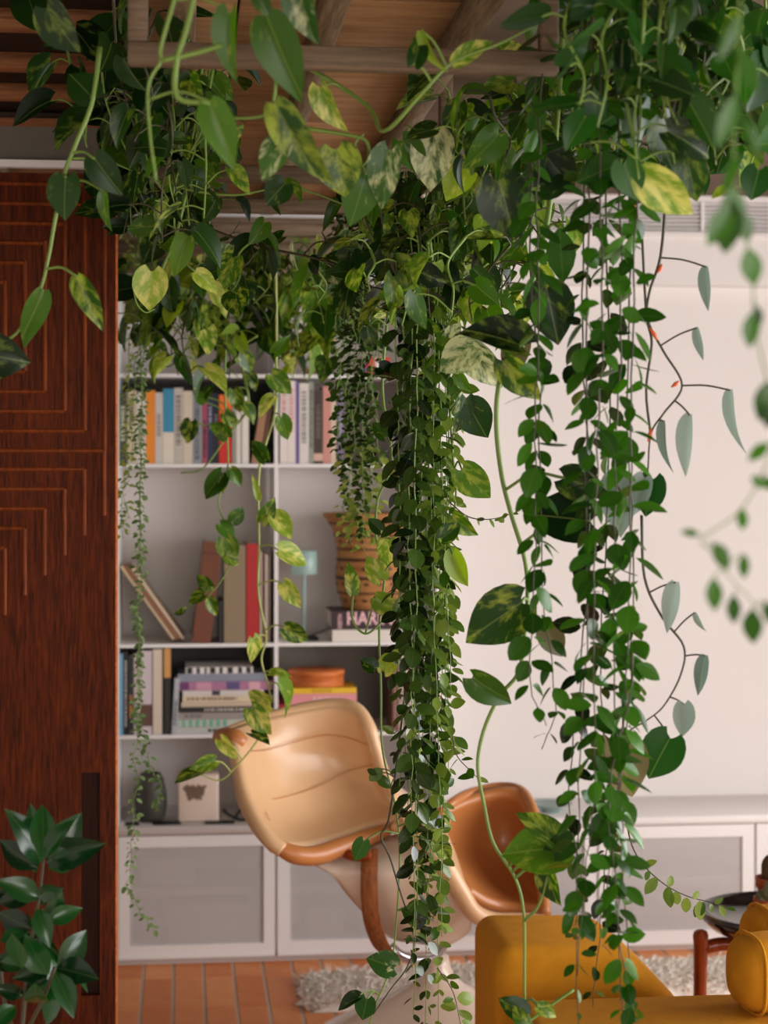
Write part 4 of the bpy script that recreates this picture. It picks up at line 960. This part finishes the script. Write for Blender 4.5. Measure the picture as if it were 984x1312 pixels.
for b in [(352,660,374,690,'pothos_light'),(358,706,396,722,'pothos_light'),(364,748,384,778,'pothos_light'),(366,804,396,822,'pothos'),(324,818,332,852,'pothos_light'),(346,862,370,858,'pothos_light'),(356,876,380,916,'pothos_light'),
          (345,902,308,892,'pothos_light'),(322,908,346,942,'pothos_light'),(322,940,346,952,'pothos'),(256,988,222,1000,'pothos'),(283,948,302,972,'pothos_light'),(275,975,245,985,'pothos'),(332,640,325,612,'narrow_light'),(360,535,372,565,'pothos'),(348,480,374,505,'pothos'),
          (340,590,322,560,'pothos'),(350,510,330,530,'pothos_light'),(336,668,352,640,'pothos'),(352,452,372,430,'pothos')]:
    v.ex(b[4], b[0], b[1], b[2], b[3], 4.57, R.uniform(-45, 45), R.uniform(-.04, .04), None, .9)
v.done()
v = Vine('pothos_vine', 'thin pothos tendril hanging before the standing leather album', None, [(290, 420, 4.8), (288, 500, 4.8), (292, 600, 4.8), (280, 645, 4.8), (300, 700, 4.8), (292, 730, 4.8), (268, 762, 4.8), (232, 782, 4.8)], .003)
for b in [(296,602,310,622),(284,606,262,640),(290,612,282,632),(298,668,312,650),(288,690,300,722),(282,672,302,690),(290,712,306,724),(262,762,240,772),(270,752,250,738),(234,780,224,790),(268,768,278,790),(292,560,276,540),(288,530,304,548)]:
    v.ex('pothos', b[0], b[1], b[2], b[3], 4.78, R.uniform(-35, 35), 0, None, 1.1)
v.done()
v = Vine('pothos_vine', 'faint pothos shoots crossing the upper book row', None, [(300, 380, 5.0), (310, 470, 5.0), (318, 520, 5.0), (290, 560, 5.0), (260, 600, 5.0), (232, 606, 5.0)], .004)
for b in [(245,540,240,568),(262,508,272,492),(300,500,308,528),(318,480,330,500),(312,520,330,540),(262,515,250,500),(283,556,270,540)]: v.ex('pothos', b[0], b[1], b[2], b[3], 4.98, R.uniform(-40, 40), 0, None, 1.1)
v.done()
# thick tendril in front of the white wall
td_ = 3.05
v = Vine('pothos_vine', 'thick green pothos tendril curving before the white wall down to the mustard sofa', None, [(722, 20, td_), (716, 120, td_), (708, 220, td_), (700, 290, td_), (682, 360, td_), (660, 440, td_), (640, 490, td_), (636, 545, td_), (643, 610, td_), (656, 662, td_), (672, 715, td_), (676, 760, td_), (672, 815, td_), (664, 862, td_), (640, 892, td_), (620, 935, td_), (612, 980, td_), (620, 1030, td_), (632, 1080, td_), (660, 1125, td_), (671, 1170, td_), (672, 1240, td_), (672, 1330, td_)], .0050)
v.ex('pothos', 668, 772, 595, 822, 3.02, -10, 0, 1, 1.0).ex('pothos', 606, 868, 656, 906, 3.02, 30, 0, 2, .95).ex('pothos_dark', 757, 668, 672, 655, 3.0, 5, 0, 1, 1.05).ex('pothos_dark', 722, 612, 778, 632, 2.98, 15, 0, 0, 1.1)
v.ex('pothos', 722, 1086, 642, 1092, 3.0, 0, 0, 1, 1.1).ex('pothos', 716, 1082, 668, 1036, 3.0, 30, 0, 0, .9).ex('pothos', 700, 1110, 712, 1166, 3.02, 20, 0, 4, .9).ex('pothos_dark', 735, 1078, 690, 1100, 2.99, 0, 0, 2)
v.ex('pothos_dark', 670, 444, 592, 412, 2.98, 15, 0, 4, 1.1).ex('pothos_dark', 640, 232, 660, 308, 2.95, 0, 0, 1, 1.15).ex('pothos', 648, 462, 690, 516, 3.02, 30, 0, 2, .9).ex('bronze', 666, 430, 650, 486, 3.03, 0, 0, 0, .8)
v.ex('pothos_dark', 700, 370, 716, 442, 2.95, 0, 0, 5, 1.0).ex('pothos', 680, 390, 708, 362, 2.96, 10, 0, 1, 1.0).ex('ellip', 717, 292, 720, 362, 2.97, 10, 0, 1, 1.3).ex('bronze', 698, 805, 722, 842, 2.98, 0, 0, 0, 1.0)
v.ex('pothos_dark', 690, 240, 730, 180, 2.95, 10, 0, 1, 1.1).ex('pothos_dark', 700, 200, 735, 246, 2.95, 10, 0, 5, 1.1).ex('pothos', 672, 1300, 640, 1278, 3.02, 0, 0, 1).ex('pothos', 674, 1316, 660, 1290, 3.0, 0, 0, 3).ex('pothos', 690, 1290, 715, 1302, 3.0)
v.mb.tube(cr([atD(672, 1180, td_), atD(690, 1160, td_-.02), atD(702, 1122, td_-.03)], 5), .0026, 6)
v.mb.tube(cr([atD(673, 1312, td_), atD(700, 1292, td_), atD(735, 1268, td_)], 5), .003, 6)
v.done()
# marbled pothos right of the dense curtain
v = Vine('pothos_vine', 'white marbled pothos shoot at the edge of the leafy curtain', None, [(560, 230, 3.6), (566, 330, 3.6), (562, 420, 3.6), (574, 500, 3.6), (580, 580, 3.6), (584, 640, 3.6), (570, 720, 3.6), (575, 800, 3.6)], .0036)
v.ex('pothos_white', 606, 446, 562, 474, 3.5, 0, 0, 1, 1.2).ex('pothos_white', 602, 446, 642, 498, 3.52, 25, 0, 2, 1.0).ex('pothos', 600, 518, 624, 562, 3.5, 10, 0, 1, 1.2).ex('pothos_white', 596, 510, 590, 556, 3.5, -20, 0, 2).ex('pothos', 592, 602, 626, 642, 3.5, 20, 0, 3, 1.1)
v.ex('pothos_white', 575, 432, 590, 412, 3.52).ex('pothos', 588, 480, 602, 504, 3.52, 20).ex('pothos', 580, 660, 610, 690, 3.53, 20, 0, 4).ex('pothos_light', 580, 710, 596, 754, 3.53, 10, 0, 4).ex('pothos', 566, 690, 590, 670, 3.5)
v.done()
# loop shoots left of the curtain
v = Vine('pothos_vine', 'slender pothos shoot with curled pale leaves left of the leafy curtain', None, [(505, 300, 3.75), (497, 400, 3.75), (490, 500, 3.75), (502, 590, 3.72), (484, 640, 3.72), (482, 690, 3.72), (494, 722, 3.72), (486, 800, 3.72), (488, 880, 3.72), (490, 960, 3.72), (506, 1030, 3.72), (512, 1090, 3.72), (508, 1180, 3.72), (500, 1240, 3.72), (480, 1290, 3.72), (470, 1330, 3.72)], .0032)
v.ex('narrow_light', 452, 762, 448, 720, 3.68, 20, 0, 2, 1.1, False).ex('narrow_light', 480, 764, 522, 796, 3.68, 20, 0, 2, 1.2, False).ex('pothos_light', 488, 742, 470, 712, 3.7, 0, 0, 5).ex('pothos_light', 492, 860, 508, 830, 3.7).ex('pothos', 480, 856, 462, 844, 3.7, 0, 0, 5, 1.2)
v.mb.tube(cr([atD(452, 762, 3.68), atD(452, 795, 3.68), atD(468, 812, 3.68), atD(486, 800, 3.70), atD(496, 785, 3.72)], 6), .0022, 6)
v.mb.tube(cr([atD(480, 764, 3.68), atD(474, 790, 3.68), atD(468, 812, 3.68)], 6), .002, 6)
v.ex('pothos_dark', 488, 680, 472, 664, 3.7, 0, 0, 5).ex('pothos_dark', 470, 420, 478, 445, 3.66, 0, 0, 1, 1.1).ex('pothos_dark', 486, 470, 505, 482, 3.66, 0, 0, 5, 1.3).ex('heart', 466, 1078, 454, 1104, 3.68, 0, 0, 0, .9).ex('pothos', 540, 1168, 552, 1186, 3.68)
v.ex('pothos_light', 560, 1060, 540, 1042, 3.68).ex('pothos', 560, 1080, 580, 1108, 3.7).ex('pothos', 538, 1180, 515, 1164, 3.68, 0, 0, 1, 1.1).ex('pothos_white', 505, 1240, 470, 1226, 3.68, 0, 0, 1, 1.2).ex('heart', 470, 1280, 464, 1308, 3.66, 0, 0, 0, 1.1).ex('pothos_dark', 460, 1278, 430, 1290, 3.66, 30, 0, 2, 1.0).ex('pothos_light', 500, 690, 484, 730, 3.7, 30).ex('pothos', 494, 560, 478, 540, 3.68)
v.done()
v = Vine('pothos_vine', 'thin brown stem crossing the leafy curtain towards the pedestal', None, [(520, 880, 3.7), (500, 1040, 3.7), (488, 1070, 3.7), (500, 1100, 3.7), (512, 1140, 3.7), (530, 1200, 3.7), (522, 1238, 3.7), (500, 1268, 3.7), (478, 1300, 3.7)], .0024, 'stem_dark')
v.ex('hoya_mid', 505, 940, 490, 930, 3.68).ex('hoya_mid', 490, 985, 472, 1000, 3.68).ex('hoya', 500, 1010, 480, 990, 3.68).ex('hoya', 482, 992, 470, 986, 3.68); v.done()
# philodendron before the white wall
pd = 3.0
v = Vine('philodendron_vine', 'dark stemmed philodendron shoot with narrow grey green leaves before the white wall', None, [(850, 180, pd), (852, 260, pd), (846, 330, pd), (832, 375, pd), (830, 410, pd), (850, 450, pd), (874, 494, pd), (850, 530, pd), (834, 556, pd), (830, 605, pd), (826, 640, pd)], .0028, 'stem_dark')
for b in [(893,420,898,462,'philo',0),(936,500,935,582,'philo',1),(850,540,846,606,'philo',1),(884,532,872,610,'philo',0),(905,342,903,398,'philo',0),(790,612,796,690,'greyheart',0),(826,612,808,662,'greyheart',0),(836,614,826,662,'heart',0)]:
    v.ex(b[4], b[0], b[1], b[2], b[3], pd-.02, 40 if b[4] == 'philo' else 10, 0, b[5], 1.0, True, .05)
for (bx, by, b2x, b2y) in ((832, 420, 842, 436), (870, 488, 860, 496), (834, 548, 830, 566), (848, 338, 842, 350), (852, 158, 858, 170), (877, 112, 879, 130), (812, 258, 810, 276)):
    a_, b_ = atD(bx, by, pd-.02), atD(b2x, b2y, pd-.02); ob = MB().tube(cr([a_, (a_+b_)/2+Vector((.001, 0, 0)), b_], 3), [.001, .002, .003, .0036, .003, .002, .001], 8).build('bud_sheath', M['root_orange'], v.root, True); recentre(v.root, ob)
v.mb.tube(cr([atD(822, 290, pd), atD(828, 400, pd), atD(835, 440, pd), atD(828, 500, pd), atD(834, 560, pd)], 5), .0022, 6)
v.done()
v = Vine('philodendron_vine', 'lower philodendron shoot with heart shaped leaves before the white wall', None, [(822, 660, pd), (826, 740, pd), (848, 790, pd), (876, 828, pd), (872, 865, pd), (850, 905, pd), (826, 925, pd)], .0026, 'stem_dark')
for b in [(866,746,852,812,'philo',0),(890,785,900,812,'philo',1),(904,840,892,892,'philo',0),(876,902,876,946,'greyheart',0),(858,946,830,998,'heart',0),(790,950,812,1024,'bronze',0)]:
    v.ex(b[4], b[0], b[1], b[2], b[3], pd-.02, 25 if b[4] == 'philo' else 0, 0, b[5], 1.1, True, .05)
v.done()
v = Vine('pothos_vine', 'pothos shoot with a speckled yellow green leaf near the wall grille', None, [(790, 60, 2.7), (806, 150, 2.7), (822, 230, 2.7), (830, 250, 2.7)], .003)
v.ex('pothos_light', 826, 226, 888, 276, 2.68, 20, 0, 0, .95).ex('heart', 800, 210, 816, 256, 2.68, 0, 0, 0).ex('pothos_dark', 880, 200, 892, 258, 2.72, 0, 0, 1).ex('heart', 972, 218, 962, 256, 2.8, 0, 0, 0, 1.2, False); v.done()
# sprig reaching to the tray table
v = Vine('hoya_vine', 'thin sprig of small leaves reaching out towards the black tray', None, [(798, 900, 2.9), (800, 1000, 3.1), (806, 1070, 3.35), (822, 1105, 3.4), (850, 1132, 3.4), (880, 1148, 3.4), (910, 1156, 3.4), (945, 1166, 3.4)], .0018, 'stem_dark')
for b in [(826,1108,842,1104),(832,1116,826,1128),(842,1124,826,1146),(858,1136,860,1122),(856,1136,858,1164),(866,1142,868,1160),(880,1150,878,1170),(888,1152,896,1142),(896,1154,898,1180),(910,1158,914,1170),(916,1158,926,1150),(930,1164,944,1166),(922,1160,930,1176),(902,1156,890,1176)]:
    v.ex('hoya_mid', b[0], b[1], b[2], b[3], 3.39, R.uniform(-40, 40), 0, None, .9, False)
v.done()
# far right, close to the lens
fd = 1.65
v = Vine('hoya_vine', 'soft looking shoot of dark oval leaves hanging closest before the white wall', None, [(950, -40, fd), (944, 100, fd), (940, 250, fd), (962, 330, fd), (968, 420, fd), (985, 500, fd), (990, 570, fd), (952, 650, fd), (900, 690, fd), (910, 705, fd), (940, 745, fd), (985, 792, fd)], .0013, 'stem')
for b in [(940,240,938,300),(942,262,906,314),(948,270,960,310),(936,255,928,324),(958,318,968,366),(964,400,960,446),(970,392,972,420),(984,488,976,540),(984,516,986,550),(985,568,958,590),(980,610,990,630),(962,612,984,626),(896,685,872,680),(914,695,936,730),(952,652,950,680),(954,710,952,742),(914,740,916,784),(940,762,940,800),(964,780,964,826),(980,770,990,800),(946,200,926,250),(944,120,920,190),(948,60,970,120),(946,20,920,80),(950,150,976,200)]:
    v.ex('ellip', b[0], b[1], b[2], b[3], fd-.01, R.uniform(-30, 30), 0, None, 1.35 if b[1] > 230 else .8)
v.done()
# near, blurred pothos at the top
nd = 2.45
v = Vine('pothos_vine', 'pale green pothos stems with long leaves hanging at the front edge of the plant frame', None, [(240, -60, nd), (226, -10, nd), (206, 60, nd), (206, 78, nd), (190, 110, nd), (192, 170, nd), (200, 230, nd)], .0036)
v.mb.tube(cr([atD(250, -10, nd), atD(238, 40, nd), atD(226, 80, nd), atD(228, 125, nd), atD(270, 132, nd)], 5), .004, 6)
v.mb.tube(cr([atD(206, 78, nd), atD(250, 68, nd), atD(285, 58, nd)], 5), .0035, 6)
v.ex('narrow', 268, 130, 300, 214, nd, 10, 0, 2, 1.1).ex('pothos', 296, 18, 290, 102, nd, 25, 0, 4, .75).ex('pothos_dark', 60, 10, 96, 70, nd+.3, 50, 0, 1, 1.2, False)
v.ex('pothos', 330, -6, 345, 20, nd); v.done()
nd = 2.6
v = Vine('pothos_vine', 'bright pothos shoot with large drooping leaves across the frame rail', None, [(300, -30, nd), (340, 20, nd), (352, 80, nd), (350, 130, nd), (330, 150, nd), (250, 150, nd)], .0034)
v.ex('narrow', 342, 20, 382, 128, nd-.02, 20, 0, 2, 1.15).ex('narrow', 352, 132, 410, 240, nd-.02, 10, 0, 1, 1.15).ex('pothos_white', 382, -20, 398, 56, nd-.02, 20, 0, 4, 1.0).ex('pothos_white', 364, 180, 332, 228, nd, 20, 0, 0, 1.0); v.done()
v = Vine('pothos_vine', 'yellow green pothos stem slanting up across the timber post', None, [(330, 60, 2.9), (400, 90, 2.9), (470, 135, 2.85), (492, 168, 2.75), (540, 120, 2.7), (580, 80, 2.7), (640, 56, 2.7), (690, 30, 2.7)], .0042)
v.ex('pothos', 530, 82, 542, 38, 2.68, 10, 0, 4, 1.0).ex('narrow_light', 580, 82, 632, 46, 2.7, 10, 0, 0).ex('pothos_light', 412, 112, 436, 172, 2.85, 30, 0, 4, .9).ex('narrow_light', 540, 40, 556, 96, 2.68, 40, 0, 1); v.done()
v = Vine('pothos_vine', 'pothos shoot with two broad marbled leaves under the frame rail', None, [(395, 165, 2.9), (440, 172, 2.9), (468, 180, 2.9), (472, 200, 2.9), (462, 212, 2.9), (455, 185, 2.9), (466, 172, 2.9)], .0036)
v.ex('pothos', 430, 192, 442, 252, 2.87, 0, 0, 1, 1.25).ex('pothos_white', 500, 194, 484, 264, 2.87, 20, 0, 2, .95).ex('pothos_white', 468, 224, 452, 288, 2.9, -10, 0, 3, 1.0).ex('pothos_dark', 365, 235, 340, 262, 2.9, 0, 0, 1, 1.3, False); v.done()
v = Vine('pothos_vine', 'pothos shoot with marbled leaves hanging by the timber post', None, [(520, 160, 3.3), (540, 175, 3.3), (548, 190, 3.3), (580, 150, 3.3), (600, 120, 3.3)], .003)
v.ex('pothos', 515, 180, 545, 222, 3.25, 10, 0, 2, 1.1).ex('pothos_white', 556, 172, 550, 244, 3.25, 0, 0, 1, 1.0).ex('pothos', 588, 136, 578, 190, 3.3, 10, 0, 4).ex('pothos_light', 598, 210, 570, 256, 3.3, 0, 0, 1).done()
v = Vine('pothos_vine', 'yellowing pothos shoot with a curled stem beside the sliding door', None, [(238, 250, 3.4), (226, 300, 3.4), (208, 345, 3.4), (200, 360, 3.4), (186, 340, 3.4), (172, 352, 3.4), (174, 385, 3.4), (186, 400, 3.4), (198, 396, 3.4)], .003)
v.ex('pothos_light', 194, 348, 190, 398, 3.38, 0, 0, 1, 1.15).ex('narrow_light', 250, 348, 280, 374, 3.38, 0, 0, 2, 1.3).ex('narrow_light', 240, 302, 222, 354, 3.38, 10, 0, 2, 1.2).ex('pothos_dark', 262, 290, 258, 318, 3.38).ex('pothos', 276, 330, 300, 314, 3.4, 0, 0, 1, 1.2); v.done()

# ---- strings of tiny leaves: too small to pick apart, one stuff part for each
def tiny_vine(label, group, pts, L_, step, mat, jit=.004, spread=1.0, bunch=1, name='string_vine', ymin=None):
    v = Vine(name, label, group, pts, .0013, 'stem', jit); m = MB(); Q = resample(v.P, step)
    base = oval_mesh(.36, .2, .1, .7)
    zmax = atD(pts[0][0], ymin, pts[0][2]).z if ymin else 99
    for q in Q:
        if q.z > zmax: continue
        for k3 in range(2*bunch):
            a = R.uniform(0, 6.28); o = Vector((math.cos(a), math.sin(a), 0)); t = (o + Vector((0, 0, R.uniform(-1.2, .3)))).normalized()
            n = o*.6+Vector((0, -.5, .6)); n = (n-t*n.dot(t)).normalized(); s_ = t.cross(n); l = L_*R.uniform(.6, 1.25); b = q + o*.004*spread*R.uniform(.3, 2)
            m.add([b+(s_*x+t*y+n*z)*l for x, y, z in base.v], base.f)
    o = m.build('small_leaves', LM[mat], v.root, True); recentre(v.root, o); tag(o, None, kind='stuff'); v.done(); return v
g = 'tiny leaved strings beside the sliding door'
tiny_vine('long string of tiny leaves hanging beside the sliding door to the stone pot', g, [(176, 300, 4.65), (178, 420, 4.65), (180, 560, 4.65), (180, 700, 4.65), (178, 800, 4.65), (176, 900, 4.65), (174, 1000, 4.65), (170, 1080, 4.65), (166, 1140, 4.65), (182, 1172, 4.65), (200, 1196, 4.65)], .016, .012, 'tiny', .004, 1.0)
tiny_vine('string of tiny leaves ending over the stone pot', g, [(184, 320, 4.7), (182, 500, 4.7), (179, 650, 4.7), (177, 800, 4.7), (180, 920, 4.7), (194, 985, 4.7), (206, 1010, 4.7), (200, 1040, 4.7)], .017, .012, 'tiny', .004, 1.0)
tiny_vine('yellow green string of tiny leaves close to the sliding door', g, [(160, 300, 4.7), (164, 400, 4.7), (166, 500, 4.7), (162, 600, 4.7), (158, 690, 4.7)], .016, .014, 'tiny_yellow', .006, 1.2)
tiny_vine('short string of tiny leaves next to the yellow green one', g, [(168, 330, 4.75), (172, 450, 4.75), (165, 560, 4.75), (157, 640, 4.75), (160, 680, 4.75)], .015, .014, 'tiny', .006, 1.2)
g = 'small leaved strings before the shelf upright'
for i in range(9):
    x = 432 + i*6.2 + R.uniform(-3, 3); yb_ = [600, 660, 640, 560, 610, 650, 690, 640, 600][i]; d_ = 4.35+R.uniform(-.1, .1)
    tiny_vine('string of small dark green leaves in the bunch left of the leafy curtain', g, [(x+R.uniform(-6, 6), 264, 4.45), (x, 340, d_), (x, 420, d_), (x+R.uniform(-5, 5), 500, d_), (x+R.uniform(-5, 5), yb_, d_)], .021, .013, 'hoya', .005, 1.4)
for i in range(5):
    x = 446 + i*9; d_ = 4.3
    tiny_vine('string of round pale green leaves before the carved vase', 'pale strings before the vase', [(x, 264, 4.45), (x, 345, d_), (x+2, 460, d_), (x, 540, d_), (x+3, 600, d_), (x-4, 650, d_), (x-2, 690+R.uniform(-10, 30), d_)], .022, .026, 'tiny_yellow', .008, 1.6, ymin=570)

# ---- dense curtain of oval leaves in the middle
g = 'oval leaved strands of the dense middle curtain'
GREEN = {'hoya': 'dark green', 'hoya_mid': 'mid green', 'hoya_right': 'fresh green'}
curtain = [ # px at 300, 600, 900, end y, leaf kind
 (508, 512, 518, 1010, 'hoya', 3.55), (518, 520, 520, 1080, 'hoya', 3.6), (528, 524, 532, 1240, 'hoya', 3.52), (536, 532, 528, 1160, 'hoya', 3.5), (541, 540, 536, 1300, 'hoya', 3.55),
 (546, 548, 548, 1325, 'hoya', 3.6), (552, 552, 552, 1100, 'hoya_mid', 3.58), (560, 556, 558, 1200, 'hoya_mid', 3.55), (566, 564, 560, 1010, 'hoya', 3.6), (570, 572, 566, 960, 'hoya_mid', 3.62),
 (578, 574, 572, 1130, 'hoya_mid', 3.6), (586, 580, 574, 1000, 'hoya_mid', 3.66), (524, 530, 540, 1190, 'hoya_mid', 3.68), (545, 544, 560, 1312, 'hoya_mid', 3.66), (532, 512, 508, 900, 'hoya', 3.64), (556, 566, 578, 900, 'hoya_mid', 3.56)]
for i, (a, b, c, e, kd, d_) in enumerate(curtain):
    pts = [(a+R.uniform(-12, 12), 215+R.uniform(-20, 40), d_+.05), (a, 330, d_), (a*.5+b*.5+R.uniform(-3, 3), 450, d_), (b, 600, d_), (b*.5+c*.5+R.uniform(-4, 4), 750, d_), (c, 890, d_)]
    if e > 930:
        ex = c+R.uniform(-8, 8)
        if e > 1050: pts.append((c*.6+ex*.4+R.uniform(-5, 5), 1030, d_))
        pts.append((ex, e, d_))
    v = Vine('hoya_vine', GREEN[kd]+' small leaved strand of the middle curtain '+('trailing down to the chair pedestal' if e > 1230 else 'ending beside the lounge chair shell' if e > 1050 else 'ending above the lounge chair seat'), g, pts, .0016, 'stem', .0015)
    v.opposite(kd, .039 if kd == 'hoya' else .033, .031, .75, skip=.08).done()
for (pts, l) in (([(578, 930, 3.5), (584, 965, 3.5), (600, 985, 3.5), (618, 1002, 3.5)], 'thin oval leaved side shoot curling right of the curtain foot'),
                 ([(572, 640, 3.5), (600, 662, 3.5), (630, 665, 3.5), (662, 656, 3.5)], 'thin bare side shoot pointing right from the curtain'),
                 ([(560, 1240, 3.5), (580, 1270, 3.5), (590, 1312, 3.5)], 'thin side shoot at the curtain foot before the sofa')):
    v = Vine('hoya_vine', l, None, pts, .0014, 'stem_dark'); v.opposite('hoya_mid', .018 if 'bare' in l else .03, .022, .4); v.done()

# ---- right-hand curtain, nearer the lens
g = 'oval leaved strands of the right hand curtain'
rc = [ # list of (y, x) knots, leaf length, kind, depth
 ([(-20, 700), (120, 694), (250, 688), (400, 690), (520, 686), (640, 686), (760, 684), (880, 680), (930, 700)], .046, 'hoya_right', 2.85),
 ([(-30, 696), (200, 682), (360, 680), (480, 692), (560, 690), (680, 694), (780, 696), (900, 712), (960, 694)], .046, 'hoya_right', 2.9),
 ([(-30, 760), (200, 756), (400, 752), (600, 750), (800, 752), (1000, 742), (1150, 738), (1330, 742)], .045, 'hoya_right', 2.8),
 ([(-30, 770), (200, 768), (400, 772), (600, 764), (800, 760), (1000, 762), (1100, 752), (1250, 740)], .044, 'hoya_right', 2.75),
 ([(-30, 790), (200, 792), (400, 796), (600, 790), (800, 786), (950, 790), (1080, 798), (1200, 792), (1330, 800)], .046, 'hoya_right', 2.8),
 ([(-30, 806), (200, 810), (400, 806), (560, 804), (740, 812), (900, 806), (1000, 796), (1150, 800), (1330, 812)], .048, 'hoya_right', 2.85),
 ([(-20, 822), (200, 816), (420, 812), (600, 808), (800, 806), (940, 798), (1060, 786), (1200, 774)], .048, 'hoya_right', 2.78),
 ([(-20, 742), (240, 748), (440, 746), (640, 756), (840, 746), (1020, 728), (1120, 744), (1200, 735)], .042, 'hoya', 2.9),
 ([(-20, 776), (300, 778), (500, 782), (700, 776), (860, 770), (1040, 780), (1180, 770), (1290, 760)], .042, 'hoya', 2.95),
 ([(820, 812), (900, 806), (960, 790), (1050, 780), (1120, 788), (1220, 796), (1330, 820)], .046, 'hoya_right', 2.76),
]
for kn, L_, kd, d_ in rc:
    v = Vine('hoya_vine', GREEN[kd]+' oval leaved strand before the white wall '+('ending above the cabinets' if kn[-1][0] < 1000 else 'reaching down onto the mustard sofa' if kn[-1][0] > 1280 else 'ending just above the mustard sofa'), g, [(x, y, d_) for y, x in kn], .0017, 'stem_dark', .0015)
    v.opposite(kd, L_*.9, .037, .75, skip=.12).done()

# ---- filler canopy at the top: pothos shoots tumbling from the frame
ADJ = {'pothos': 'mid green', 'pothos_dark': 'dark green', 'pothos_light': 'yellow green', 'pothos_white': 'pale marbled', 'narrow': 'narrow leaved', 'narrow_dark': 'dark narrow leaved', 'heart': 'plain heart leaved'}
def canopy(n, xr, dr_, ytop, ybot, keys, L_, step, group, label, pet=.05, seed=1, name='pothos_vine'):
    for i in range(n):
        d_ = R.uniform(*dr_); x = R.uniform(*xr); lim = HZ-(.80 if x < 580 else .90)*F/d_
        y0 = max(lim, ytop(x)+R.uniform(-20, 60)); y1 = ybot(x)*R.uniform(.70, 1.02)
        if y1 < y0+50: y1 = y0+R.uniform(50, 110)
        k = max(3, int((y1-y0)/60)); pts = []; xx = x + R.uniform(-60, 60); 
        for q in range(k+1):
            f = q/k; pts.append((xx*(1-f)+x*f+R.uniform(-14, 14), y0+(y1-y0)*f, d_+R.uniform(-.05, .05)))
        ky = R.choice(keys); v = Vine(name, ('long ' if y1-y0 > 150 else 'short ')+ADJ[ky]+' '+label, group, pts, .0029, 'stem' if R.random() < .6 else 'stem_dark')
        v.alternate(ky, L_, step, pet).done()
canopy(30, (150, 285), (3.2, 4.4), lambda x: 60, lambda x: 330, ['pothos', 'pothos_dark', 'pothos_dark', 'narrow_dark'], .060, .042, 'pothos shoots tumbling from the left of the plant frame', 'pothos shoot tumbling from the frame beside the sliding door')
canopy(6, (285, 450), (3.6, 4.6), lambda x: 285, lambda x: 360, ['pothos', 'pothos_dark', 'pothos_white'], .062, .050, 'pothos shoots under the middle of the plant frame', 'pothos shoot tumbling from the frame rails above the bookshelf')
canopy(34, (165, 440), (4.6, 5.6), lambda x: 330, lambda x: 478, ['pothos', 'pothos_light', 'pothos_light', 'pothos_dark'], .076, .046, 'pothos shoots over the upper book row', 'pothos shoot hanging over the upper book row')
canopy(14, (590, 735), (3.0, 3.8), lambda x: 95, lambda x: 240, ['pothos', 'pothos_dark', 'narrow_dark'], .060, .044, 'pothos shoots behind the timber post', 'pothos shoot hanging behind the timber frame post')
canopy(32, (460, 650), (3.3, 4.2), lambda x: 262, lambda x: 430, ['pothos', 'pothos_dark', 'pothos_light', 'pothos_white', 'narrow'], .064, .050, 'pothos shoots at the head of the middle curtain', 'pothos shoot tumbling at the head of the middle curtain')
canopy(38, (735, 984), (2.6, 3.6), lambda x: -20, lambda x: 225, ['pothos', 'pothos_dark', 'pothos_dark', 'narrow_dark', 'heart'], .060, .040, 'pothos shoots under the right hand ceiling', 'pothos shoot hanging under the ceiling before the wall grille')
canopy(24, (590, 984), (3.8, 5.2), lambda x: 80, lambda x: 235, ['pothos', 'pothos_light', 'pothos_dark'], .080, .048, 'pothos shoots behind the right hand curtain head', 'pothos shoot hanging behind the head of the right hand curtain')
canopy(8, (100, 190), (3.0, 3.8), lambda x: -10, lambda x: 190 if x > 110 else 60, ['pothos_dark'], .070, .055, 'dark pothos shoots over the sliding door', 'pothos shoot hanging above the sliding door')
canopy(10, (590, 690), (3.4, 3.9), lambda x: 220, lambda x: 430, ['pothos', 'pothos_light', 'narrow'], .060, .050, 'pothos shoots right of the middle curtain head', 'pothos shoot hanging right of the middle curtain before the wall')
# ---- woody runners lying across under the frame
for pts, l, ky in (([(180, 262, 3.85), (260, 290, 3.8), (330, 315, 3.8), (400, 330, 3.75), (470, 352, 3.7), (540, 372, 3.65), (600, 405, 3.6)], 'dark woody pothos runner sagging under the frame rails', 'pothos_dark'),
                   ([(486, 262, 3.5), (496, 310, 3.5), (512, 358, 3.5), (560, 378, 3.5), (590, 400, 3.5), (640, 372, 3.5), (668, 320, 3.5), (690, 250, 3.5)], 'dark woody runner looping round the curtain head', 'pothos'),
                   ([(150, 210, 3.6), (230, 240, 3.6), (300, 250, 3.6), (370, 240, 3.6), (440, 262, 3.6), (520, 300, 3.6)], 'thin green runner crossing below the frame rail', 'pothos'),
                   ([(330, 430, 4.8), (300, 445, 4.8), (250, 440, 4.8), (215, 470, 4.8), (200, 440, 4.8), (180, 400, 4.8)], 'curved yellow green runner above the upper book row', 'pothos_light')):
    v = Vine('pothos_vine', l, None, pts, .0034, 'stem' if 'green' in l else 'stem_dark'); v.alternate(ky, .06, .075, .05).done()
